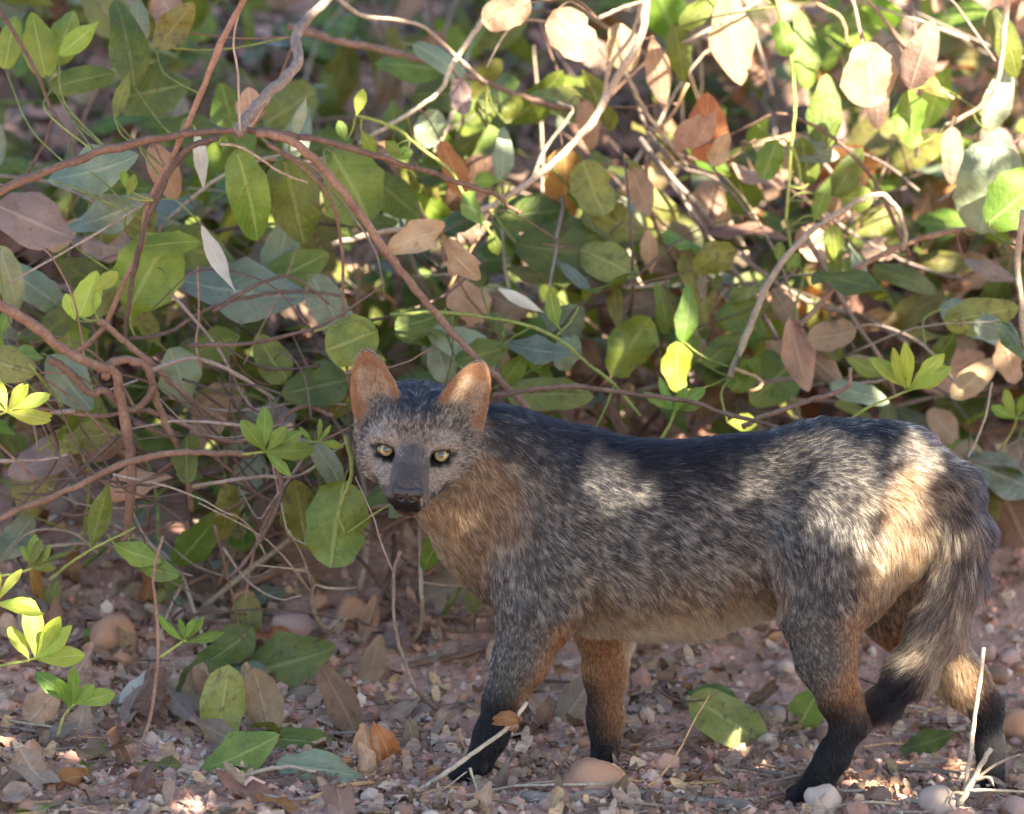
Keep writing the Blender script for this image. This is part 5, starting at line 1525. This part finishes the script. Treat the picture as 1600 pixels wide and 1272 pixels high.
def eye_material():
    m = N('fox_eye')
    tc = m.n('TexCoord')
    mp = m.n('VectorMath', operation='LENGTH')
    at_ = m.n('Attribute', attribute_name='iris')
    wv = m.n('TexNoise', i_Scale=900.0, i_Detail=2.0)
    r = m.ramp(at_, 2, [(0.0, (.003, .003, .003)), (0.31, (.003, .003, .003)), (0.36, (.17, .15, .05)), (0.55, (.33, .30, .14)), (0.73, (.19, .16, .06)), (0.82, (.008, .007, .006))])
    r2 = m.ramp(wv, 0, [(0.3, (.6, .6, .6)), (0.7, (1, 1, 1))])
    c = m.mix(1.0, (r, 0), (r2, 0), 'MULTIPLY')
    m.l(c, 2, m.b, 'Base Color')
    m.b.inputs['Roughness'].default_value = 0.12
    m.b.inputs['Coat Weight'].default_value = 0.45
    m.b.inputs['Coat Roughness'].default_value = 0.02
    return m.m
EYE_M = eye_material()
for s_ in (-1, 1):
    V, F = uv_sphere((s_ * 42.5, -6, 30.5), (16.5, 16.5, 16.5))
    look = HM.T @ (np.array(CAM) - H(s_ * 42.5, -6, 30)); look /= np.linalg.norm(look)      # towards the camera
    o = head_mesh('eye', V, F, EYE_M)
    c = np.array((s_ * 42.5, -6, 30.5))
    d = (np.array(V) - c) / 16.5
    ang = np.arccos(np.clip(d @ look, -1, 1)) / 0.84
    a = o.data.attributes.new('iris', 'FLOAT', 'POINT')
    a.data.foreach_set('value', np.clip(ang, 0, 1).astype(np.float32))

def nose_material():
    m = N('fox_nose')
    v = m.n('TexVoronoi', i_Scale=900.0)
    b = m.n('Bump', i_Strength=0.35, i_Distance=0.0006)
    m.l(v, 0, b, 'Height')
    m.l(b, 0, m.b, 'Normal')
    m.b.inputs['Base Color'].default_value = (.016, .016, .020, 1)
    m.b.inputs['Roughness'].default_value = 0.27
    return m.m
def nose_mesh():
    V, F = uv_sphere((0, -42, 118), (24.5, 18, 17), 40, 26)
    out = []
    for (a, b, c) in V:
        x, y, z = a / 24.5, (b + 42) / 18, (c - 118) / 17
        if y < 0: a *= (1 + y * 0.30)                      # narrower below
        if y > 0.5: c -= (y - .5) * 6
        for s_ in (-1, 1):                                 # nostrils
            d = math.hypot((a - s_ * 10.5) / 5.5, (b + 47) / 4.2)
            if z > 0 and d < 1.4: c -= 9 * max(0, 1 - (d / 1.4) ** 2)
        c -= 2.2 * math.exp(-(a / 2.2) ** 2) * (1 if z > 0 and y < 0.2 else 0)
        out.append((a, b, c))
    return out, F
V, F = nose_mesh()
head_mesh('nose', V, F, nose_material())

wm = N('fox_whisker'); wm.b.inputs['Base Color'].default_value = (.012, .011, .011, 1); wm.b.inputs['Roughness'].default_value = .4
for s_ in (-1, 1):
    for i in range(5):
        b0 = (s_ * (24 + 2 * i), -50 - 4 * (i % 3), 96 - 9 * i)
        e = (s_ * (70 + 9 * i + random.uniform(-6, 6)), -62 - 14 * (i % 3) + random.uniform(-8, 8), 62 - 12 * i)
        mid = ((b0[0] + e[0]) / 2, (b0[1] + e[1]) / 2 + 7, (b0[2] + e[2]) / 2 + 6)
        V, F = tube(catmull([Vector(H(*b0)), Vector(H(*mid)), Vector(H(*e))], 5), [0.00030 * (1 - 0.085 * q) for q in range(11)], 4)
        link('whisker', mesh_py('whisker', V, F), wm.m, fox)
# ================================================================== LITTER ON THE GROUND
def ground_leaf(kind, mat, px, py, L, ang, label=None, tilt=.25, wide=1.0, lift=.006, seed=None, group=None):
    """leaf lying on the ground; ang: heading on the ground, degrees"""
    rg = random.Random(seed if seed is not None else int(px * 13 + py * 7))
    p = at_ground(px, py)
    e = .02
    gn = Vector((-(gz(p.x + e, p.y) - gz(p.x - e, p.y)) / (2 * e), -(gz(p.x, p.y + e) - gz(p.x, p.y - e)) / (2 * e), 1)).normalized()
    a = math.radians(ang)
    x = Vector((math.cos(a), math.sin(a), 0)); x = (x - gn * x.dot(gn)).normalized()
    n = (gn + Vector((rg.gauss(0, tilt), rg.gauss(-tilt * .9, tilt), 0))).normalized()
    Lm = L * M1
    x = (x - n * x.dot(n)).normalized()
    loc = p - x * Lm * .5
    # rest on the highest bit of ground under it
    up = 0.0
    for t in (0, .5, 1):
        q = loc + x * Lm * t
        up = max(up, gz(q.x, q.y) - q.z)
    loc = loc + Vector((0, 0, min(up, .03) * .7 + lift))
    o = leaf_obj(kind, mat, loc, x, n, Lm, None, rg, wide, 'fallen_leaf')
    if label: tag(o, label, 'leaf', group)
    return o
def prop_leaf(kind, mat, px, py, L, ang, label, up=.55, wide=1.0, side=0.0, drop=.25):
    """leaf leaning up out of the litter, its low edge on the ground; ang as seen from the front"""
    rg = random.Random(int(px * 3 + py))
    a = math.radians(ang)
    g = at_ground(px, py + L * drop * (abs(math.sin(a)) + .35))
    c = at(px, py, g.y - .005)
    x = Vector((math.cos(a), 0.25 * math.sin(a), math.sin(a))).normalized()
    n = Vector((side, -1, up))
    Lm = L * M1
    o = leaf_obj(kind, mat, c - x * Lm * .5, x, n, Lm, None, rg, wide, 'fallen_leaf')
    tag(o, label, 'leaf')
    return o
G = ground_leaf
PL = prop_leaf
PL('ovate', 'olive', 448, 1040, 180, 8, 'large yellow-olive blotched leaf lying tilted on the gravel', 1.0, 1.05)
PL('ovate', 'olive', 347, 1112, 150, 262, 'speckled olive leaf standing on edge among green ones', .4, .95, .2)
PL('ovate', 'green', 350, 1020, 125, 220, 'green leaf propped above the speckled olive leaf', .7, .95, -.2)
PL('ovate', 'green', 478, 1150, 160, 4, 'long green leaf folded over the leaf pile', 1.0, .8)
PL('ovate', 'green', 378, 1182, 140, 18, 'green leaf at the bottom of the leaf pile', .9, .95)
PL('ovate', 'grey', 500, 1200, 135, -6, 'dull grey-green leaf under the long green leaf', 1.0, .8)
PL('ovate', 'dark', 300, 1075, 110, 240, 'dark green leaf hanging beside the speckled olive leaf', .5, .8)
PL('ovate', 'blue', 398, 930, 105, 20, 'bluish shiny leaf raised over dead twigs', 1.2, .85)
PL('ovate', 'brown', 412, 1105, 130, 285, 'brown curled leaf beside the speckled olive leaf', .5, .9)
PL('ovate', 'olive', 1148, 1128, 165, -28, 'large olive leaf with a pale patch under the belly of the fox', .9, 1.1)
PL('ovate', 'bright', 1262, 1108, 84, 60, 'bright green leaf behind the shin of the near hind leg', .6, 1.2)
PL('ovate', 'green', 1450, 1162, 95, 12, 'small chewed green leaf between the hind feet', .9, .8)
PL('ovate', 'green', 1112, 1082, 80, 170, 'small green leaf behind the large olive leaf', .9, .9)
G('ovate', 'green', 1385, 1128, 60, 20, 'little green leaf at the tip of the tail', .8, .9, .01)
PL('dry', 'tan', 68, 1108, 110, 40, 'pale curled dry leaf with torn edge beside the ragged sprout', .6, 1.2)
PL('lance', 'pale', 208, 1082, 85, 52, 'white papery strip of leaf on the litter', .8, 1.1)
PL('ovate', 'drab', 690, 922, 130, 190, 'broad grey-brown dead leaf under the chest of the fox', 1.0, 1.2)
PL('ovate', 'brown', 535, 1100, 140, 300, 'dark brown folded leaf beside the long green leaf', .5, .7, .5)
PL('dry', 'rust', 612, 1180, 120, 300, 'golden brown curled leaf left of the near front paw', .5, .9)
PL('dry', 'tan', 575, 1178, 100, 280, 'torn pale brown leaf next to the golden brown one', .5, .9)
PL('ovate', 'drab', 905, 1085, 120, 60, 'pale grey leaf behind the far front leg', .9, 1.2)
G('ovate', 'tan', 455, 885, 190, -20, 'long tan strip of dead leaf on the bank below the shrub', .5, .45, .012)
G('ovate', 'rust', 665, 905, 70, 120, 'rust-red leaf behind the thin stalk under the chin', .9, .7, .015)
G('dry', 'rust', 240, 945, 70, 40, 'orange-brown leaf curled behind the rounded stone', .6, .9, .01)

rl = random.Random(77)
KIND = dict(brown='brown', drab='grey-brown', tan='tan', rust='rust-brown', green='green', olive='olive', grey='dull green', mauve='mauve-grey', dark='dark green')
def litter(n, xr, yr, mats, Lr):
    k = 0
    while k < n:
        px = rl.uniform(*xr); py = rl.uniform(*yr)
        k += 1
        mat = rl.choice(mats)
        kind = rl.choice(('dry', 'dry', 'ovate', 'lance')) if mat in ('brown', 'drab', 'tan', 'rust', 'mauve') else 'ovate'
        L = rl.uniform(*Lr)
        o = G(kind, mat, px, py, L, rl.uniform(0, 360), None, rl.choice((.15, .3, .6)), rl.uniform(.7, 1.1), rl.uniform(.002, .012), rl.random())
        size = 'small' if L < 55 else 'large' if L > 95 else 'medium-sized'
        tag(o, '%s %s %s leaf lying %s' % (size, 'curled dead' if kind == 'dry' else 'flat fallen', KIND[mat], where(px, py)), 'leaf', 'dead leaves strewn on the ground')
rp = random.Random(8)
for i in range(125):
    px = rp.choice((rp.uniform(-60, 420), rp.uniform(-60, 420), rp.uniform(-60, 700), rp.uniform(600, 1300))); py = rp.uniform(900, 1260)
    if px > 700 and py < 1080: continue
    mat = rp.choice(('brown', 'drab', 'drab', 'tan', 'mauve', 'brown', 'brown', 'drab', 'olive', 'tan')); L = rp.uniform(45, 115) * (.7 if px > 620 else 1)
    kd = rp.choice(('dry', 'ovate', 'dry'))
    an = rp.uniform(0, 360); wd = rp.uniform(.6, 1.05)
    o = PL(kd, mat, px, py, L, an, 'x', rp.uniform(1.0, 2.8), wd, rp.uniform(-.6, .6), .2)
    tag(o, '%s %s %s leaf %s %s' % ('small' if L < 60 else 'large' if L > 90 else 'middling', ('curled' if kd == 'dry' else 'smooth') + (' narrow' if wd < .8 else ' broad'), KIND[mat], 'standing on end' if abs(math.sin(math.radians(an))) > .7 else 'tilted up', where(px, py)), 'leaf', 'dead leaves strewn on the ground')
D = ['brown', 'brown', 'drab', 'drab', 'drab', 'tan', 'mauve', 'rust']
litter(34, (-120, 420), (860, 1285), D + ['olive', 'grey', 'green'], (50, 125))
litter(14, (380, 700), (880, 1285), D, (35, 95))
litter(30, (620, 1250), (1110, 1285), D, (28, 75))
litter(14, (1200, 1700), (1090, 1285), D + ['grey'], (28, 70))
litter(10, (850, 1250), (1000, 1130), D + ['olive'], (30, 70))
litter(26, (-150, 700), (690, 900), D + ['dark', 'olive'], (50, 110))
litter(10, (1500, 1720), (720, 1000), D, (22, 48))

# ---- sticks and stalks
def stick(name, label, cat, pts, r0, r1, mat, lift=.004, twigs=(), group=None, leaf=None):
    """pts: (px, py[, height above ground px]) lying on the ground unless a height is given"""
    W_ = []
    for p in pts:
        if len(p) > 2 and p[2] is not None:
            W_.append(at(p[0], p[1], p[2]))
        else:
            q = at_ground(p[0], p[1]); W_.append(q + Vector((0, 0, lift)))
    t = empty(name, (W_[0].x, W_[0].y, W_[0].z)); tag(t, label, cat, group)
    s = Stem(); s.add(W_, r0, r1, 7, 5, .1); s.build('stem', BM[mat], t)
    for tw in twigs:
        s = Stem(); s.add([at(*q) for q in tw], r1 * .8, r1 * .4, 5, 4); s.build('twig', BM[mat], t)
    if leaf:
        for lf in leaf: hero_leaf(t, [], *lf[0], **lf[1])
    return t
stick('straw', 'pale dry straw standing upright in front of the rear hind foot', 'straw', [(1506, 1250, -.13), (1516, 1180, -.13), (1526, 1100, -.13), (1538, 1012, -.13)], 3.0 * mm, 2.6 * mm, 'pale')
stick('dead_stub', 'broken pale stub with frayed orange roots by the rear hind foot', 'stub', [(1500, 1258, -.14), (1522, 1215, -.14), (1548, 1170, -.14)], 4.0 * mm, 3.2 * mm, 'pale',
      twigs=[[(1518, 1225, -.14), (1555, 1195, -.14), (1595, 1178, -.14)], [(1510, 1235, -.14), (1560, 1235, -.15), (1610, 1238, -.15)], [(1520, 1220, -.14), (1545, 1214, -.15), (1552, 1228, -.15)], [(1505, 1240, -.14), (1490, 1240, -.15), (1482, 1255, -.16)]])
stick('twig', 'diagonal pale twig with a hanging brown leaf crossing the near front leg', 'twig', [(560, 1268), (640, 1240, -.16), (700, 1205, -.15), (745, 1172, -.14), (795, 1135, -.13), (824, 1098, -.12)], 3.4 * mm, 2.4 * mm, 'pale',
      twigs=[[(600, 1250, -.165), (680, 1240, -.17), (730, 1205, -.16)], [(735, 1200, -.15), (745, 1235, -.15), (755, 1262, -.16)]],
      leaf=[LF('dry', 'rust', 785, 1118, 60, 160, -.14, 1.0, (.3, .3), 0, False), LF('dry', 'tan', 803, 1150, 62, -95, -.13, .7, (.3, .1), 0, False)])
stick('stalk', 'thin bare stalk rising from the gravel to below the chin', 'stalk', [(684, 1115), (660, 1090, -.03), (636, 1045, -.06), (618, 980, -.08), (615, 900, -.10), (625, 862, -.12)], 2.6 * mm, 2.0 * mm, 'grey', twigs=[[(615, 895, -.10), (600, 860, -.10), (580, 800, -.09), (555, 745, -.08)]])
stick('stalk', 'dead brown stalk standing in the leaf litter by the small fresh sprout', 'stalk', [(140, 1215), (200, 1185, -.13), (232, 1130, -.12), (246, 1040, -.10), (245, 960, -.09), (240, 900, -.09), (255, 838, -.08)], 2.4 * mm, 1.9 * mm, 'brown')
stick('twig', 'curved pale twig hooked over the litter below the leaf pile', 'twig', [(285, 1275), (330, 1240, -.2), (390, 1210, -.19), (450, 1198, -.18), (495, 1206, -.18)], 3.4 * mm, 2.0 * mm, 'pale')
stick('twig', 'looped grey twig curling back on itself at the edge of the litter', 'twig', [(288, 1280, -.2), (285, 1235, -.2), (315, 1216, -.2), (350, 1228, -.2), (372, 1262, -.2), (375, 1290, -.2)], 2.6 * mm, 2.0 * mm, 'grey')
stick('twig', 'orange-ended pale twig lying below the golden brown leaf', 'twig', [(470, 1262), (540, 1235), (600, 1232), (655, 1244)], 3.0 * mm, 2.2 * mm, 'orange', .006)
stick('stick', 'thick weathered grey stick lying before the dome-shaped stone', 'stick', [(820, 1252), (880, 1252), (960, 1246), (1040, 1250), (1110, 1258), (1180, 1272)], 8 * mm, 6 * mm, 'grey', .004)
stick('stick', 'straight pinkish stick lying behind the near front leg', 'stick', [(610, 978), (680, 972), (760, 968), (830, 962)], 4.2 * mm, 3.6 * mm, 'brown', .006)
stick('stick', 'long brown stick sloping behind the near front leg', 'stick', [(640, 1048), (710, 1036), (770, 1020), (830, 1000)], 4.2 * mm, 3.2 * mm, 'brown', .008)
stick('twig', 'mossy green-brown twig under the belly of the fox', 'twig', [(990, 1040), (1020, 1072), (1050, 1095), (1075, 1115)], 3.6 * mm, 2.6 * mm, 'dark', .006, twigs=[[(1020, 1072, .12), (1060, 1095, .12), (1110, 1092, .12)]])
stick('twig', 'thin orange forked twig rising before the olive leaf', 'twig', [(985, 1250), (1030, 1215, -.06), (1060, 1175, -.05), (1085, 1125, -.04), (1110, 1085, -.03)], 1.4 * mm, 1.0 * mm, 'orange', .004, twigs=[[(1030, 1215, -.06), (1052, 1185, -.06), (1062, 1168, -.06)]])
stick('twig', 'straight stick on the soil between the hind feet', 'twig', [(1380, 1205), (1440, 1208), (1500, 1214), (1590, 1216)], 3.4 * mm, 2.8 * mm, 'grey', .004)
stick('grass_stalk', 'thin dry grass stalk standing behind the rump of the fox', 'stalk', [(1512, 715, .34), (1525, 690, .34), (1540, 650, .34), (1550, 598, .34)], 1.6 * mm, 1.2 * mm, 'pale')
rk = random.Random(5)
for i in range(170):
    px = rk.uniform(-100, 1700); py = rk.choice((rk.uniform(1040, 1285), rk.uniform(1100, 1285), rk.uniform(860, 1100)))
    if px > 1150 and py < 1050: continue
    L = rk.uniform(40, 190); a = rk.gauss(0, .5) + rk.choice((0, 3.14))
    b = rk.gauss(0, 12)
    pts = [(px, py), (px + L * .5 * math.cos(a), min(py + L * .16 * math.sin(a) + b * .4, 1300)), (px + L * math.cos(a), min(py + L * .3 * math.sin(a), 1300))]
    r = rk.uniform(.7, 2.6) * mm
    mt = rk.choice(('grey', 'grey', 'brown', 'pale', 'dark', 'orange'))
    nm = {'grey': 'grey', 'brown': 'brown', 'pale': 'pale straw-coloured', 'dark': 'dark', 'orange': 'orange'}[mt]
    stick('twig', '%s %s %s twig lying %s' % ('short' if L < 90 else 'long' if L > 140 else 'middling', 'hair-thin' if r < 1.2 * mm else 'thin' if r < 1.9 * mm else 'thick', nm, where(px, py)), 'twig', pts, r, r * .6, mt, r + .002 + rk.uniform(0, .008), group='twigs strewn on the ground')

# ---- crumbs of dead leaf, bark and grass: nobody could count them
def crumbs(n):
    r = np.random.default_rng(9)
    V = []; F = []; C = []
    pal = [(.36, .26, .20), (.26, .17, .12), (.46, .36, .28), (.54, .44, .35), (.18, .12, .09)]
    for i in range(n):
        x = r.uniform(-1.1, 1.1); y = abs(r.normal(0, .5)) * (1 if r.random() < .55 else -.55)
        if x > .25 and y > .15 and r.random() < .7: continue
        z = gz(x, y) + r.uniform(.001, .006)
        L = r.uniform(.004, .03); w = L * r.uniform(.05, .5) if L < .014 else r.uniform(.0006, .0016)
        a = r.uniform(0, 6.28); d = np.array([math.cos(a), math.sin(a), r.normal(0, .18)]); s = np.array([-math.sin(a), math.cos(a), r.normal(0, .3)])
        p = np.array([x, y, z]); k = len(V)
        m = p + np.array([0, 0, r.uniform(0, .004)])
        V += [p - d * L / 2 - s * w / 2, p - d * L / 2 + s * w / 2, m + s * w * .8, m - s * w * .8, p + d * L / 2 + s * w * .3, p + d * L / 2 - s * w * .3]
        F += [(k, k + 1, k + 2, k + 3), (k + 3, k + 2, k + 4, k + 5)]
        C += [np.append(np.array(pal[r.integers(5)]) * r.uniform(.7, 1.2), 1)] * 6
    me = mesh_np('leaf_crumbs', np.array(V), np.array(F), smooth=False)
    at_ = me.attributes.new('crumb', 'FLOAT_COLOR', 'POINT'); at_.data.foreach_set('color', np.array(C, np.float32).ravel())
    m = N('leaf_crumbs'); q = m.n('Attribute', attribute_name='crumb'); m.l(q, 0, m.b, 'Base Color'); m.b.inputs['Roughness'].default_value = .85
    tag(link('leaf_crumbs', me, m.m), 'crumbled dead leaf, bark and straw scattered over the soil', 'litter', kind='stuff')
crumbs(9000)

# ---- torn scraps of dead leaf lying everywhere between the whole ones
def scraps(n):
    r = np.random.default_rng(41)
    T = []
    for sd, kw in enumerate((dict(curl=1.2, fold=.5, twist=.8), dict(curl=-.9, fold=.3, twist=-.6), dict(curl=2.0, fold=.8, twist=.3), dict(curl=.3, fold=.2, twist=.2))):
        Vt, Ft, _u = leaf_np(shape='ovate', wave=.3, nib=.45, wid=.62, nu=5, nv=2, seed=60 + sd, **kw)
        T.append((np.array(Vt) - [.5, 0, 0], np.array(Ft)))
    V = []; F = []; C = []; k = 0
    pal = np.array([(.32, .20, .135), (.24, .14, .09), (.44, .31, .22), (.37, .265, .20), (.18, .105, .07), (.44, .28, .16), (.30, .20, .145)])
    while len(V) < n:
        px = r.uniform(-140, 1740); py = r.uniform(850, 1290)
        if px > 1150 and py < 1110 and r.random() < .8: continue
        if 450 < px < 900 and py < 1100 and r.random() < .6: continue
        p = at_ground(px, py)
        nm = np.array([r.normal(0, .35), r.normal(-.3, .4), 1]); nm /= np.linalg.norm(nm)
        a = r.normal(0, 1, 3); a -= nm * (a @ nm); a /= np.linalg.norm(a); b = np.cross(nm, a)
        L = r.uniform(.012, .042)
        Vt, Ft = T[r.integers(4)]
        V.append(np.array(p) + [0, 0, .004 + .004 * r.random()] + L * (Vt[:, :1] * a + Vt[:, 1:2] * b + Vt[:, 2:] * nm)); F.append(Ft + k); k += len(Vt)
        C.append(np.tile(np.append(pal[r.integers(len(pal))] * r.uniform(.9, 1.5), 1), (len(Vt), 1)))
    me = mesh_np('leaf_scraps', np.concatenate(V), np.concatenate(F))
    at_ = me.attributes.new('scrap', 'FLOAT_COLOR', 'POINT'); at_.data.foreach_set('color', np.concatenate(C).astype(np.float32).ravel())
    m = N('leaf_scraps'); q = m.n('Attribute', attribute_name='scrap'); nz = m.n('TexNoise', i_Scale=120.0, i_Detail=4.0)
    rr = m.ramp(nz, 0, [(.35, (.6, .58, .55)), (.65, (1.1, 1.1, 1.1))]); c = m.mix(1.0, (q, 0), (rr, 0), 'MULTIPLY'); m.l(c, 2, m.b, 'Base Color'); m.b.inputs['Roughness'].default_value = .8
    tag(link('leaf_scraps', me, m.m), 'torn scraps of dead leaves littering the red soil', 'litter', kind='stuff')
scraps(2300)
